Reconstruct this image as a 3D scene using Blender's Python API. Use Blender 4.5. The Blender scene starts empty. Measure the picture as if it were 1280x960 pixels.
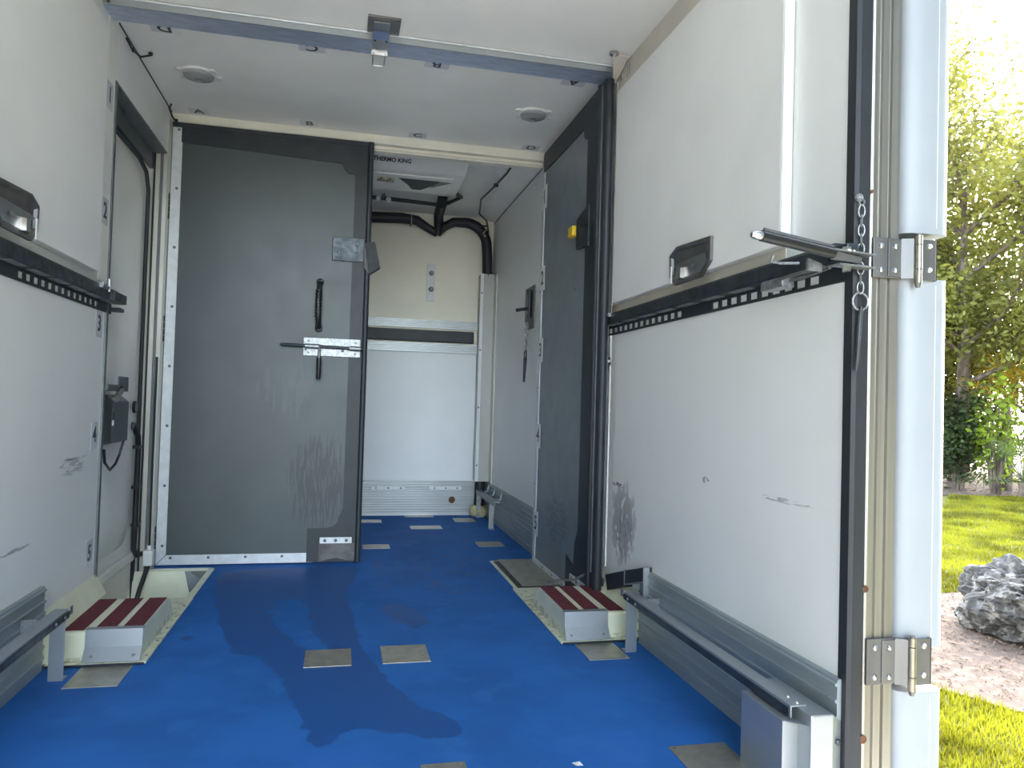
import bpy, math, random
from mathutils import Vector, Matrix, noise
random.seed(7)
PI = math.pi
SC = bpy.context.scene
COL = SC.collection

# ---------------------------------------------------------------- camera, sky, sun, exposure
def setup():
    yaw, pitch, roll, f = .226231772, .0254872643, .02908, 921.849
    cy, sy, cp, sp = math.cos(yaw), math.sin(yaw), math.cos(pitch), math.sin(pitch)
    fw = Vector((sy*cp, cy*cp, sp)); r0 = Vector((cy, -sy, 0)); u0 = r0.cross(fw)
    r = r0*math.cos(roll)+u0*math.sin(roll); u = -r0*math.sin(roll)+u0*math.cos(roll)
    cd = bpy.data.cameras.new('camera'); co = bpy.data.objects.new('camera', cd); COL.objects.link(co)
    m = Matrix((r, u, -fw)).transposed().to_4x4(); m.translation = Vector((0, 0, 1.0)); co.matrix_world = m
    cd.sensor_width = 36; cd.lens = f/1280*36; cd.clip_start = .02; cd.clip_end = 400
    SC.camera = co
    w = bpy.data.worlds.new('sky'); SC.world = w; w.use_nodes = True
    nt = w.node_tree; nt.nodes.clear()
    sky = nt.nodes.new('ShaderNodeTexSky'); sky.sky_type = 'NISHITA'
    sky.sun_disc = False; sky.sun_elevation = math.radians(26); sky.sun_rotation = math.radians(48)
    sky.air_density = 1.0; sky.dust_density = 3.0; sky.ozone_density = 1.0
    mx = nt.nodes.new('ShaderNodeMix'); mx.data_type = 'RGBA'; mx.inputs[0].default_value = .45
    hz = nt.nodes.new('ShaderNodeRGBToBW'); cm = nt.nodes.new('ShaderNodeCombineColor')
    nt.links.new(sky.outputs[0], hz.inputs[0])
    for i in range(3): nt.links.new(hz.outputs[0], cm.inputs[i])
    nt.links.new(sky.outputs[0], mx.inputs[6]); nt.links.new(cm.outputs[0], mx.inputs[7])
    bg = nt.nodes.new('ShaderNodeBackground'); bg.inputs[1].default_value = .85
    out = nt.nodes.new('ShaderNodeOutputWorld')
    nt.links.new(mx.outputs[2], bg.inputs[0]); nt.links.new(bg.outputs[0], out.inputs[0])
    sd = bpy.data.lights.new('sun', 'SUN'); so = bpy.data.objects.new('sun', sd); COL.objects.link(so)
    sd.energy = 1.6; sd.angle = math.radians(.6); sd.color = (1, .86, .66)
    el, az = math.radians(26), math.radians(48)
    so.rotation_euler = Vector((math.sin(az)*math.cos(el), math.cos(az)*math.cos(el), math.sin(el))).to_track_quat('Z', 'Y').to_euler()
    so.location = (12, 10, 12)
    v = SC.view_settings; v.view_transform = 'Standard'; v.look = 'None'; v.gamma = 1; v.use_curve_mapping = False
    v.exposure = 1.90
setup()

# ---------------------------------------------------------------- materials
def mat(name, col, rough=.5, metal=0, var=.06, scale=6, bump=0, bscale=60, stretch=(1, 1, 1), patches=(), wet=None,
        trans=0, sub=0, rvar=0, aniso=0, alpha=1, col2=None, c2t=(.45, .6), spec=.5):
    """patches: (centre, radii, colour, threshold, noise scale, stretch) stains with a shape of their own, in world position"""
    m = bpy.data.materials.new(name); m.use_nodes = True
    nt = m.node_tree; N = nt.nodes; L = nt.links
    b = N['Principled BSDF']; b.inputs['Roughness'].default_value = rough; b.inputs['Metallic'].default_value = metal
    b.inputs['Specular IOR Level'].default_value = spec
    geo = N.new('ShaderNodeNewGeometry')
    def mapped(st, src=None):
        mp = N.new('ShaderNodeMapping'); mp.inputs['Scale'].default_value = st
        L.new(src or geo.outputs['Position'], mp.inputs[0]); return mp.outputs[0]
    def nz(sc, st=(1, 1, 1), detail=5):
        n = N.new('ShaderNodeTexNoise'); n.inputs['Scale'].default_value = sc; n.inputs['Detail'].default_value = detail
        L.new(mapped(st), n.inputs['Vector']); return n.outputs['Fac']
    def ramp(src, a, c):
        r = N.new('ShaderNodeMapRange'); r.inputs[1].default_value = a; r.inputs[2].default_value = c
        r.interpolation_type = 'SMOOTHSTEP'; L.new(src, r.inputs[0]); return r.outputs[0]
    def mix(fac, a, c):
        x = N.new('ShaderNodeMix'); x.data_type = 'RGBA'
        if isinstance(fac, float): x.inputs[0].default_value = fac
        else: L.new(fac, x.inputs[0])
        for i, q in ((6, a), (7, c)):
            if isinstance(q, tuple): x.inputs[i].default_value = (*q[:3], 1)
            else: L.new(q, x.inputs[i])
        return x.outputs[2]
    def math_(op, a, c):
        x = N.new('ShaderNodeMath'); x.operation = op; x.use_clamp = op != 'SUBTRACT'
        for i, q in ((0, a), (1, c)):
            if isinstance(q, (int, float)): x.inputs[i].default_value = q
            else: L.new(q, x.inputs[i])
        return x.outputs[0]
    lo = tuple(max(0, c*(1-var)) for c in col); hi = tuple(min(1, c*(1+var)) for c in col)
    c = mix(ramp(nz(scale, stretch), .35, .65), lo, hi)
    if col2: c = mix(ramp(nz(scale*2.3, stretch), *c2t), c, col2)
    for ce, ra, pc, th, ns, st in patches:
        vm = N.new('ShaderNodeVectorMath'); vm.operation = 'SUBTRACT'; vm.inputs[1].default_value = ce
        L.new(geo.outputs['Position'], vm.inputs[0])
        vd = N.new('ShaderNodeVectorMath'); vd.operation = 'DIVIDE'; vd.inputs[1].default_value = ra
        L.new(vm.outputs[0], vd.inputs[0])
        ln = N.new('ShaderNodeVectorMath'); ln.operation = 'LENGTH'; L.new(vd.outputs[0], ln.inputs[0])
        fall = ramp(ln.outputs['Value'], 1.0, .35)
        mask = math_('MULTIPLY', ramp(math_('MULTIPLY', nz(ns, st, 8), math_('ADD', math_('MULTIPLY', fall, .5), .5)), th, th+.09), fall)
        c = mix(mask, c, pc)
    if wet:
        at = N.new('ShaderNodeAttribute'); at.attribute_name = 'wet'
        n1 = nz(14, detail=9)
        s = math_('ADD', math_('MULTIPLY', at.outputs['Fac'], .44), math_('MULTIPLY', n1, .64))
        wm = ramp(s, .53, .575)
        c = mix(wm, c, wet)
        rr = N.new('ShaderNodeMapRange'); L.new(wm, rr.inputs[0]); rr.inputs[3].default_value = rough; rr.inputs[4].default_value = .52
        L.new(rr.outputs[0], b.inputs['Roughness'])
    elif rvar:
        rr = N.new('ShaderNodeMapRange'); L.new(nz(scale*3, stretch), rr.inputs[0])
        rr.inputs[1].default_value = .3; rr.inputs[2].default_value = .7
        rr.inputs[3].default_value = max(.05, rough-rvar); rr.inputs[4].default_value = min(1, rough+rvar)
        L.new(rr.outputs[0], b.inputs['Roughness'])
    L.new(c, b.inputs['Base Color'])
    if bump:
        bp = N.new('ShaderNodeBump'); bp.inputs['Strength'].default_value = bump; bp.inputs['Distance'].default_value = .01
        L.new(nz(bscale, stretch), bp.inputs['Height']); L.new(bp.outputs[0], b.inputs['Normal'])
    if aniso: b.inputs['Anisotropic'].default_value = aniso
    if alpha < 1: b.inputs['Alpha'].default_value = alpha
    if trans: b.inputs['Transmission Weight'].default_value = trans
    if sub:
        tr = N.new('ShaderNodeBsdfTranslucent'); L.new(c, tr.inputs[0])
        ms = N.new('ShaderNodeMixShader'); ms.inputs[0].default_value = sub
        L.new(b.outputs[0], ms.inputs[1]); L.new(tr.outputs[0], ms.inputs[2]); L.new(ms.outputs[0], N['Material Output'].inputs[0])
    return m

dirt = (.12, .12, .12)
M = dict(
 wall_r=mat('wall_panel_right', (.84, .85, .83), .38, var=.015, scale=2, bump=.02, bscale=14, patches=(
   ((1.27, 3.20, .46), (.2, .24, .28), (.42, .43, .43), .36, 22, (1, 1, .6)),
   ((1.27, 3.18, .42), (.2, .18, .22), (.25, .26, .26), .50, 70, (1, 1, .4)),
   ((1.27, 3.26, .63), (.2, .14, .022), (.16, .16, .16), .42, 60, (1, 1, 2)),
   ((1.27, 1.95, .735), (.2, .22, .012), (.40, .40, .40), .42, 60, (1, .3, 3)),
   ((1.27, 2.42, .745), (.2, .05, .02), (.4, .4, .4), .42, 50, (1, 1, 2)))),
 wall_l=mat('wall_panel_left', (.84, .85, .83), .38, var=.015, scale=2, bump=.02, bscale=14, patches=(
   ((-1.02, 3.25, .73), (.2, .20, .012), (.22, .22, .23), .38, 22, (1, .25, 2.2)),
   ((-1.02, 3.22, .70), (.2, .22, .05), (.50, .51, .51), .42, 30, (1, .4, 3)),
   ((-1.02, 2.72, .47), (.2, .2, .012), (.4, .4, .4), .42, 40, (1, .3, 3)))),
 panel=mat('folded_panel', (.83, .83, .81), .42, var=.02, scale=3, bump=.015, bscale=9),
 panel_edge=mat('panel_edge', (.80, .82, .82), .4, var=.02),
 ceil=mat('ceiling_panel', (.84, .84, .79), .4, var=.03, scale=2.5),
 cream=mat('cream_gelcoat', (.76, .77, .58), .4, var=.04, scale=8, patches=(((1.1, 3.4, .02), (.4, .8, .06), (.50, .48, .34), .46, 30, (1, 1, 1)), ((-.85, 3.4, .02), (.4, .8, .06), (.50, .48, .34), .46, 30, (1, 1, 1)))),
 wallstrip=mat('wall_edge_strip', (.82, .81, .76), .45, var=.03),
 trimcream=mat('cream_trim', (.80, .77, .66), .45, var=.04),
 tan=mat('tan_strip', (.62, .58, .50), .45, var=.04),
 wall_f=mat('far_lower_panel', (.85, .88, .89), .4, var=.02, scale=2),
 wall_fu=mat('far_upper_panel', (.85, .82, .68), .4, var=.03, scale=2),
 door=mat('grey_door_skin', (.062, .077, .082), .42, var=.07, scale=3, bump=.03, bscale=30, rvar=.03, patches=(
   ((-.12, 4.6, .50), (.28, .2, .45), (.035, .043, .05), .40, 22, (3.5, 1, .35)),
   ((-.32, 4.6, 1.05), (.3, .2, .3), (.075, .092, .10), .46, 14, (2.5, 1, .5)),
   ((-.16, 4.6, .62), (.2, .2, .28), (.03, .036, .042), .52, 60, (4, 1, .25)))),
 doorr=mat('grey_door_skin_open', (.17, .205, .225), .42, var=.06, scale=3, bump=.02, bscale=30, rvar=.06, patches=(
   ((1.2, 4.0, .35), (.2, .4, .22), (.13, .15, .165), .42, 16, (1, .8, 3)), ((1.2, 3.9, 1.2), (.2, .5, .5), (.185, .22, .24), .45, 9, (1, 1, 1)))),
 black=mat('black_rubber', (.018, .024, .030), .5, var=.15, scale=10),
 seal=mat('door_seal_rubber', (.022, .025, .030), .45, var=.1, scale=8),
 blackp=mat('black_plastic', (.012, .014, .016), .35, var=.1),
 hose=mat('black_hose', (.014, .017, .022), .5, var=.2, bump=.2, bscale=120),
 dsteel=mat('dark_steel', (.055, .065, .075), .4, .6, var=.2, scale=12, rvar=.1),
 alu=mat('aluminium', (.42, .45, .47), .40, .75, var=.03, scale=7, stretch=(1, .25, 2)),
 aluk=mat('ribbed_aluminium', (.34, .385, .40), .5, .45, var=.10, scale=7, stretch=(1, .25, 2), rvar=.08),
 aluw=mat('white_aluminium', (.62, .65, .67), .4, .25, var=.06, scale=20),
 beam=mat('beam_aluminium', (.60, .67, .80), .5, .8, var=.08, scale=12, stretch=(1, 4, 1)),  # blue tint imitates the floor's reflection in the aluminium
 plate=mat('floor_plate_metal', (.44, .42, .35), .40, .75, var=.10, scale=18, rvar=.1),
 galv=mat('galvanised_steel', (.33, .345, .35), .42, .7, var=.14, scale=40, rvar=.08, col2=(.24, .25, .25), c2t=(.5, .62)),
 chrome=mat('polished_steel', (.62, .62, .61), .3, 1, var=.05, scale=20),
 stain=mat('stainless_hinge', (.20, .195, .19), .48, .8, var=.12, scale=14, stretch=(1, 1, .2)),
 duct=mat('duct_steel', (.34, .35, .34), .4, .5, var=.05, scale=3, stretch=(1, 1, .2)),
 hpin=mat('hinge_pin_steel', (.40, .37, .30), .3, .9, var=.1, scale=30),
 post=mat('post_aluminium', (.40, .38, .34), .36, .8, var=.07, scale=14, stretch=(6, 6, .08)),
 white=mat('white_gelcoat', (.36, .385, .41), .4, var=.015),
 whitep=mat('white_plastic', (.72, .72, .70), .4, var=.03),
 lens=mat('lamp_lens', (.36, .37, .36), .15, var=.05, alpha=.9),
 red=mat('red_grip_tape', (.13, .020, .030), .8, var=.2, scale=60, bump=.3, bscale=300),
 jamb=mat('jamb_aluminium', (.62, .61, .55), .4, .5, var=.08, scale=8, stretch=(1, 1, .2)),
 sided=mat('side_door_skin', (.84, .83, .78), .3, var=.04, scale=3),
 frame=mat('door_frame_grey', (.17, .19, .20), .4, .6, var=.08, scale=10),
 boxg=mat('lock_box_grey', (.10, .12, .13), .4, .3, var=.05),
 sticker=mat('sticker_film', (.68, .71, .74), .25, var=.02),
 ink=mat('sticker_ink', (.012, .014, .022), .4, var=.02),
 yellow=mat('yellow_plastic', (.80, .52, .02), .4, var=.03),
 warn=mat('warning_film', (.62, .58, .38), .4, var=.03),
 rubberg=mat('grey_rubber', (.075, .08, .085), .55, var=.15, scale=20),
 flap=mat('worn_rubber_flap', (.10, .10, .095), .55, var=.3, scale=18),
 rust=mat('rusty_hole', (.12, .05, .025), .8, var=.3, scale=80),
 foam=mat('sealing_foam', (.55, .50, .28), .9, var=.15, scale=60, bump=.6, bscale=90),
 floor=mat('blue_floor', (.019, .130, .42), .70, var=.10, scale=3, bump=.06, bscale=260, rvar=0, wet=(.013, .088, .300), col2=(.024, .150, .46), c2t=(.5, .7), spec=.3),
 soffit=mat('evaporator_shell', (.76, .77, .73), .35, var=.03),
 shell=mat('outer_shell', (.7, .71, .72), .4, var=.02),
 rock=mat('coral_rock', (.05, .049, .047), .95, var=.35, scale=5, bump=1.0, bscale=28, col2=(.17, .165, .155), c2t=(.45, .62)),
 grass=mat('grass_blades', (.20, .205, .012), .6, var=.5, scale=1.3, sub=.5, spec=.25),
 soil=mat('lawn_ground', (.10, .105, .012), .95, var=.4, scale=3, bump=.5, bscale=30),
 mulch=mat('mulch_bed', (.12, .085, .062), .95, var=.35, scale=8, bump=.8, bscale=60, col2=(.075, .055, .042), c2t=(.48, .62)),
 chip=mat('mulch_chips', (.15, .10, .07), .95, var=.5, scale=20),
 drive=mat('driveway', (.50, .485, .45), .9, var=.1, scale=4, bump=.2, bscale=80),
 bark=mat('bark', (.13, .10, .075), .95, var=.4, scale=9, bump=.9, bscale=30, stretch=(1, 1, .4)),
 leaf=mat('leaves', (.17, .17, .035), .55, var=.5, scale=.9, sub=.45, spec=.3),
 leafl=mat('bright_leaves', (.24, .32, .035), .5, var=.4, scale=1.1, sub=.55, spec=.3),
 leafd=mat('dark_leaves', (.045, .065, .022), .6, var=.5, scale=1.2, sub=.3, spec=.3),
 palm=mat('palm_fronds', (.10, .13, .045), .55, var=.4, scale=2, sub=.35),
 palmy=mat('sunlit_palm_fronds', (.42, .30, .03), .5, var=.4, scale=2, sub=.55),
)

# ---------------------------------------------------------------- mesh helpers
class MB:
    def __init__(s): s.v = []; s.f = []
    def add(s, vs, fs):
        n = len(s.v); s.v += [tuple(v) for v in vs]; s.f += [tuple(i+n for i in f) for f in fs]; return s
    def box(s, x0, x1, y0, y1, z0, z1):
        x0, x1 = sorted((x0, x1)); y0, y1 = sorted((y0, y1)); z0, z1 = sorted((z0, z1))
        return s.add([(x0, y0, z0), (x1, y0, z0), (x1, y1, z0), (x0, y1, z0), (x0, y0, z1), (x1, y0, z1), (x1, y1, z1), (x0, y1, z1)],
                     [(0, 3, 2, 1), (4, 5, 6, 7), (0, 1, 5, 4), (1, 2, 6, 5), (2, 3, 7, 6), (3, 0, 4, 7)])
    def prism(s, pts, vec):
        """planar polygon (3-D points) swept along vec"""
        n = len(pts); vec = Vector(vec); a = [Vector(p) for p in pts]; b = [p+vec for p in a]
        nrm = Vector((0, 0, 0))
        for i in range(n): nrm += a[i].cross(a[(i+1) % n])
        fs = [tuple(range(n))[::-1], tuple(range(n, 2*n))] + [(i, (i+1) % n, n+(i+1) % n, n+i) for i in range(n)]
        if nrm.dot(vec) < 0: fs = [f[::-1] for f in fs]
        return s.add(a+b, fs)
    def tube(s, pts, r, n=10, close=False):
        pts = [Vector(p) for p in pts]; rs = r if isinstance(r, (list, tuple)) else [r]*len(pts)
        up = None; rings = []
        m = len(pts)
        for i, p in enumerate(pts):
            if close: t = (pts[(i+1) % m]-pts[i-1])
            else: t = (pts[min(i+1, m-1)]-pts[max(i-1, 0)])
            t.normalize()
            if up is None:
                up = Vector((0, 0, 1)) if abs(t.z) < .9 else Vector((1, 0, 0))
            up = (up-t*up.dot(t)).normalized(); sd = t.cross(up)
            rings.append([p+(up*math.cos(2*PI*k/n)+sd*math.sin(2*PI*k/n))*rs[i] for k in range(n)])
        vs = [v for rg in rings for v in rg]; fs = []
        for i in range(m if close else m-1):
            j = (i+1) % m
            for k in range(n):
                fs.append((i*n+k, i*n+(k+1) % n, j*n+(k+1) % n, j*n+k))
        if not close: fs += [tuple(range(n)), tuple((m-1)*n+k for k in range(n))[::-1]]
        fs = [f[::-1] for f in fs]
        return s.add(vs, fs)
    def torus(s, c, a, b, R, r, n=20, k=8, rb=None):
        c, a, b = Vector(c), Vector(a).normalized(), Vector(b).normalized(); rb = rb or R
        return s.tube([c+a*R*math.cos(2*PI*i/n)+b*rb*math.sin(2*PI*i/n) for i in range(n)], r, k, True)
    def disc(s, c, nrm, r, h, n=14, dome=0):
        c, nrm = Vector(c), Vector(nrm).normalized()
        pts = [c, c+nrm*h]; rr = [r, r]
        if dome: pts += [c+nrm*(h+dome*.6), c+nrm*(h+dome)]; rr += [r*.75, r*.3]
        return s.tube(pts, rr, n)
    def grid(s, xs, ys, z, hole=None):
        vs = [(x, y, z) for y in ys for x in xs]; nx = len(xs); fs = []
        for j in range(len(ys)-1):
            for i in range(nx-1):
                cx, cy = (xs[i]+xs[i+1])/2, (ys[j]+ys[j+1])/2
                if hole and hole(cx, cy): continue
                fs.append((j*nx+i, j*nx+i+1, (j+1)*nx+i+1, (j+1)*nx+i))
        return s.add(vs, fs)

def wloc(o):
    p = Vector((0, 0, 0))
    while o: p += o.location; o = o.parent
    return p
def obj(name, mb, m, parent=None, bevel=0, smooth=False, origin=None, kind=None):
    me = bpy.data.meshes.new(name)
    og = Vector(origin) if origin else Vector((0, 0, 0))
    if parent: og = wloc(parent)
    me.from_pydata([tuple(Vector(v)-og) for v in mb.v], [], mb.f); me.update()
    me.materials.append(M[m])
    if smooth:
        for p in me.polygons: p.use_smooth = True
    o = bpy.data.objects.new(name, me); COL.objects.link(o)
    if parent: o.parent = parent
    else: o.location = og
    if bevel:
        b = o.modifiers.new('bevel', 'BEVEL'); b.width = bevel; b.segments = 2; b.limit_method = 'ANGLE'; b.angle_limit = .7
    if smooth:
        e = o.modifiers.new('split', 'EDGE_SPLIT'); e.split_angle = math.radians(38)
    if kind: o['kind'] = kind
    return o
def thing(name, label, cat, loc, group=None):
    o = bpy.data.objects.new(name, None); COL.objects.link(o); o.location = loc; o.empty_display_size = .05
    o['label'] = label; o['category'] = cat
    if group: o['group'] = group
    return o
def solo(name, mb, m, label, cat, group=None, **k):
    mn = [min(v[i] for v in mb.v) for i in range(3)]; mx = [max(v[i] for v in mb.v) for i in range(3)]
    o = obj(name, mb, m, origin=((mn[0]+mx[0])/2, (mn[1]+mx[1])/2, mn[2]), **k)
    o['label'] = label; o['category'] = cat
    if group: o['group'] = group
    return o
def struct(name, mb, m, **k): return obj(name, mb, m, kind='structure', **k)
def B(*a): return MB().box(*a)
def mesh_copy(src, d, parent):
    c = src.copy(); COL.objects.link(c); c.parent = parent; c.location = src.location+Vector(d); return c
def text_mb(s, size, origin, right, up, depth=.0006, bold=0, cx=True):
    """flat lettering as geometry; right / up are world axes"""
    cu = bpy.data.curves.new('t', 'FONT'); cu.body = s; cu.size = size; cu.extrude = depth/2; cu.offset = bold
    cu.align_x = 'CENTER' if cx else 'LEFT'; cu.align_y = 'CENTER'; cu.resolution_u = 4
    o = bpy.data.objects.new('t', cu); COL.objects.link(o)
    me = bpy.data.meshes.new_from_object(o)
    r, u = Vector(right), Vector(up); n = r.normalized().cross(u.normalized()); og = Vector(origin)
    mb = MB().add([og+r*v.co.x+u*v.co.y+n*v.co.z for v in me.vertices], [tuple(p.vertices) for p in me.polygons])
    bpy.data.objects.remove(o); bpy.data.curves.remove(cu); bpy.data.meshes.remove(me)
    return mb

XL, XR, YB, YF, H = -1.021, 1.276, 4.64, 6.46, 2.64
YR = 1.665

# ---------------------------------------------------------------- floor
def pip(p, poly):
    c = False; n = len(poly)
    for i in range(n):
        (x1, y1), (x2, y2) = poly[i], poly[i-1]
        if (y1 > p[1]) != (y2 > p[1]) and p[0] < (x2-x1)*(p[1]-y1)/(y2-y1)+x1: c = not c
    return c
WET = [([(-0.631, 4.416), (-0.534, 4.485), (0.094, 4.507), (0.123, 4.36), (0.054, 3.918), (0.081, 3.55), (0.114, 3.136), (0.134, 2.939), (0.191, 2.711), (0.27, 2.43), (0.376, 2.345), (0.396, 2.189), (0.285, 2.181), (0.251, 2.239), (0.165, 2.27), (0.057, 2.309), (0.007, 2.191), (-0.03, 2.183), (-0.127, 2.486), (-0.175, 2.765), (-0.298, 3.018), (-0.384, 3.031), (-0.481, 3.401), (-0.602, 4.041)], 1.0), ([(0.188, 3.632), (0.315, 3.703), (0.453, 3.375), (0.346, 3.212), (0.256, 3.4)], 0.8), ([(-0.225, 2.225), (-0.196, 2.196), (-0.195, 2.104), (-0.232, 2.11)], 0.8), ([(0.169, 4.678), (0.933, 4.858), (0.931, 3.903), (0.566, 3.78), (0.211, 3.983)], 0.42), ([(-0.217, 5.854), (0.181, 6.214), (0.154, 4.68), (-0.134, 4.446)], 0.55), ([(-0.636, 3.343), (-0.593, 3.415), (-0.546, 3.331), (-0.567, 3.084)], 0.62), ([(0.458, 2.529), (0.492, 2.516), (0.475, 2.45), (0.443, 2.469)], 0.75)]
DRY = [[(-0.298, 3.597), (-0.267, 3.877), (-0.127, 3.756), (-0.083, 3.269), (-0.013, 3.034), (-0.047, 2.947), (-0.138, 3.09), (-0.201, 3.231)], [(0.164, 3.607), (0.193, 3.576), (0.249, 2.834), (0.187, 2.8), (0.147, 3.131)]]
def well(x, y): return x < -.70 and 3.86 < y < 4.50
xs = [XL]+[-1.0+.02*i for i in range(114)]+[XR]; ys = [1.60+.02*i for i in range(243)]+[YF]
fl = struct('floor', MB().grid(xs, ys, 0, well), 'floor')
at = fl.data.attributes.new('wet', 'FLOAT', 'POINT')
vals = []
for v in fl.data.vertices:
    p = (v.co.x, v.co.y)
    w = 0.0
    for q, a in WET:
        if pip(p, q): w = max(w, a)
    for q in DRY:
        if pip(p, q): w = min(w, .25)
    vals.append(w)
# soften a little so that the noise gives the edge
nx = len(xs); 
for _ in range(4):
    src = vals[:]
    for j in range(1, len(ys)-1):
        for i in range(1, nx-1):
            k = j*nx+i; vals[k] = (src[k]*2+src[k-1]+src[k+1]+src[k-nx]+src[k+nx])/6
at.data.foreach_set('value', vals)
obj('subfloor', MB().box(-.70, 1.40, 1.60, YF, -.10, -.004).box(XL, -.70, 1.60, 3.86, -.10, -.004).box(XL, -.70, 4.50, YF, -.10, -.004), 'alu', kind='structure').name = 'trim_1'
# sunken step well by the side door
w = MB()
w.add([(-.70, 3.86, 0), (-.70, 4.5, 0), (-.84, 4.44, -.34), (-.84, 3.9, -.34)], [(0, 1, 2, 3)])
w.add([(-1.10, 4.5, -.002), (-.70, 4.5, -.002), (-.84, 4.44, -.34), (-1.10, 4.44, -.34)], [(0, 3, 2, 1)])
w.add([(-1.10, 3.86, 0), (-.70, 3.86, 0), (-.84, 3.9, -.34), (-1.10, 3.9, -.34)], [(0, 1, 2, 3)])
w.add([(-1.10, 3.9, -.34), (-.84, 3.9, -.34), (-.84, 4.44, -.34), (-1.10, 4.44, -.34)], [(0, 1, 2, 3)])
wl = thing('step_well', 'cream sunken step well in the floor at the foot of the side door', 'step', (-.86, 4.18, -.34))
obj('basin', w, 'cream', wl)
obj('rim', MB().box(-.705, -.675, 3.83, 4.53, 0, .006).box(XL, -.675, 4.50, 4.53, 0, .006), 'cream', wl)
obj('corner_plate', MB().prism([(-.705, 4.3, -.01), (-.705, 4.497, -.01), (-.80, 4.497, -.01)], (0, 0, .004))
    .prism([(-.83, 4.492, -.005), (-.71, 4.492, -.005), (-.71, 4.492, -.12), (-.80, 4.475, -.12)], (0, .003, 0)), 'frame', wl)

# ---------------------------------------------------------------- walls, ceiling
T = .09
struct('wall_right', B(XR, XR+T, YR, YF+T, -.1, H), 'wall_r')
struct('wall_left', MB().box(XL-T, XL, YR, 3.555, -.1, H).box(XL-T, XL, 3.555, YF+T, 2.37, H).box(XL-T, XL, 4.56, YF+T, -.1, 2.37), 'wall_l')
wf = struct('wall_front', B(XL, XR, YF, YF+T, -.1, 1.42), 'wall_f')
obj('upper_panel', B(XL, XR, YF-.004, YF+T, 1.42, H), 'wall_fu', wf)
ce = struct('ceiling', B(XL-T, XR+T, 1.60, YF+T, H, H+.08), 'ceil')
struct('trim_2', B(XL-T, XR+T+.03, 1.60, YF+T, H+.08, H+.09), 'shell')
# lining of the right wall: strip by the opening, strip at the ceiling
struct('trim_3', B(XR-.010, XR, YR, 3.34, 2.49, H), 'tan')
struct('trim_4', MB().box(XR-.006, XR+.001, 3.40, 3.47, 0.22, 2.60), 'wallstrip')
struct('trim_5', MB().box(XL, XL+.004, 3.42, 3.53, 1.47, H), 'wallstrip')
struct('trim_6', B(XL-.02, XL+.008, 3.535, 3.562, 0, 2.37), 'frame', bevel=.002)
# cross-header over the partition, two lips
struct('trim_7', B(XL, XR, 4.62, 4.70, 2.585, H), 'trimcream', bevel=.004)
struct('trim_8', B(.13, 1.235, 4.66, 4.72, 2.55, 2.585), 'trimcream', bevel=.003)
struct('trim_9', B(.13, 1.235, 4.655, 4.66, 2.558, 2.566), 'tan')
# ceiling/right wall cove in the far compartment
struct('trim_10', MB().prism([(1.276, 4.72, 2.60), (1.276, 4.72, H), (1.10, 4.72, H)], (0, 1.70, 0)), 'ceil')
struct('trim_11', B(XR-.003, XR, 4.62, YF, 2.592, 2.598), 'black')
struct('trim_12', B(XL-.001, XL+.003, 3.56, 4.6, H-.008, H), 'seal')

# ribbed aluminium kick plates
def kick(name, side, y0, y1, h, ribs, axis='y'):
    prof = [(0, 0), (.016, 0)]
    st = (h-.02)/ribs
    for i in range(ribs):
        z = .012+i*st
        prof += [(.016, z), (.016, z+st-.011), (.0225, z+st-.008), (.0225, z+st-.003), (.016, z+st)]
    prof += [(.016, h-.002), (.012, h), (0, h)]
    mb = MB()
    if axis == 'y':
        x = XR if side == 'right' else XL; s = -1 if side == 'right' else 1
        mb.prism([(x+s*a, y0, z) for a, z in prof], (0, y1-y0, 0))
    else: mb.prism([(y0, YF-.004-a, z) for a, z in prof], (y1-y0, 0, 0))
    o = struct(name, mb, 'aluk' if axis == 'y' else 'alu')
    return o
kr = kick('baseboard_right', 'right', YR, 2.945, .316, 7)
kl = kick('baseboard_left', 'left', YR, 2.945, .30, 7)
k2 = kick('baseboard_right_far', 'right', 4.70, 6.44, .30, 8); k2.name = 'baseboard_right.001'
kf = kick('baseboard_front', '', XL+.01, 1.17, .30, 13, 'x')
rv = MB()
for y, z in ((2.93, .285), (2.93, .02), (1.70, .26)): rv.disc((XR-.018, y, z), (-1, 0, 0), .006, .002, 10, .003)
obj('rivet', rv, 'galv', kr, kind='stuff', smooth=True)
obj('rivet', MB().disc((XL+.018, 2.925, .27), (1, 0, 0), .006, .002, 10, .003), 'galv', kl, smooth=True)

# ribbed band with black rub strip across the far wall
t = thing('rub_rail', 'ribbed aluminium band with black rub strip across the far end wall', 'rail', (.1, YF, 1.42))
for z0, z1 in ((1.63, 1.705), (1.42, 1.50)):
    pr = [(YF, z0), (YF-.02, z0)]
    n = 5
    for i in range(n):
        z = z0+(z1-z0)*i/n; s = (z1-z0)/n
        pr += [(YF-.020, z+.001), (YF-.026, z+.003), (YF-.026, z+s-.005), (YF-.020, z+s-.002)]
    pr += [(YF-.02, z1), (YF, z1)]
    obj('ribbed_strip', MB().prism([(XL+.02, a, z) for a, z in pr], (1.15-XL, 0, 0)), 'alu', t)
obj('rub_strip', B(XL+.02, 1.12, YF-.045, YF, 1.512, 1.612), 'black', t, bevel=.006)

# ---------------------------------------------------------------- side door in the left wall (recessed)
d = struct('door_1', B(-1.16, -1.112, 3.45, 4.72, -.42, 2.33), 'sided')
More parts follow.
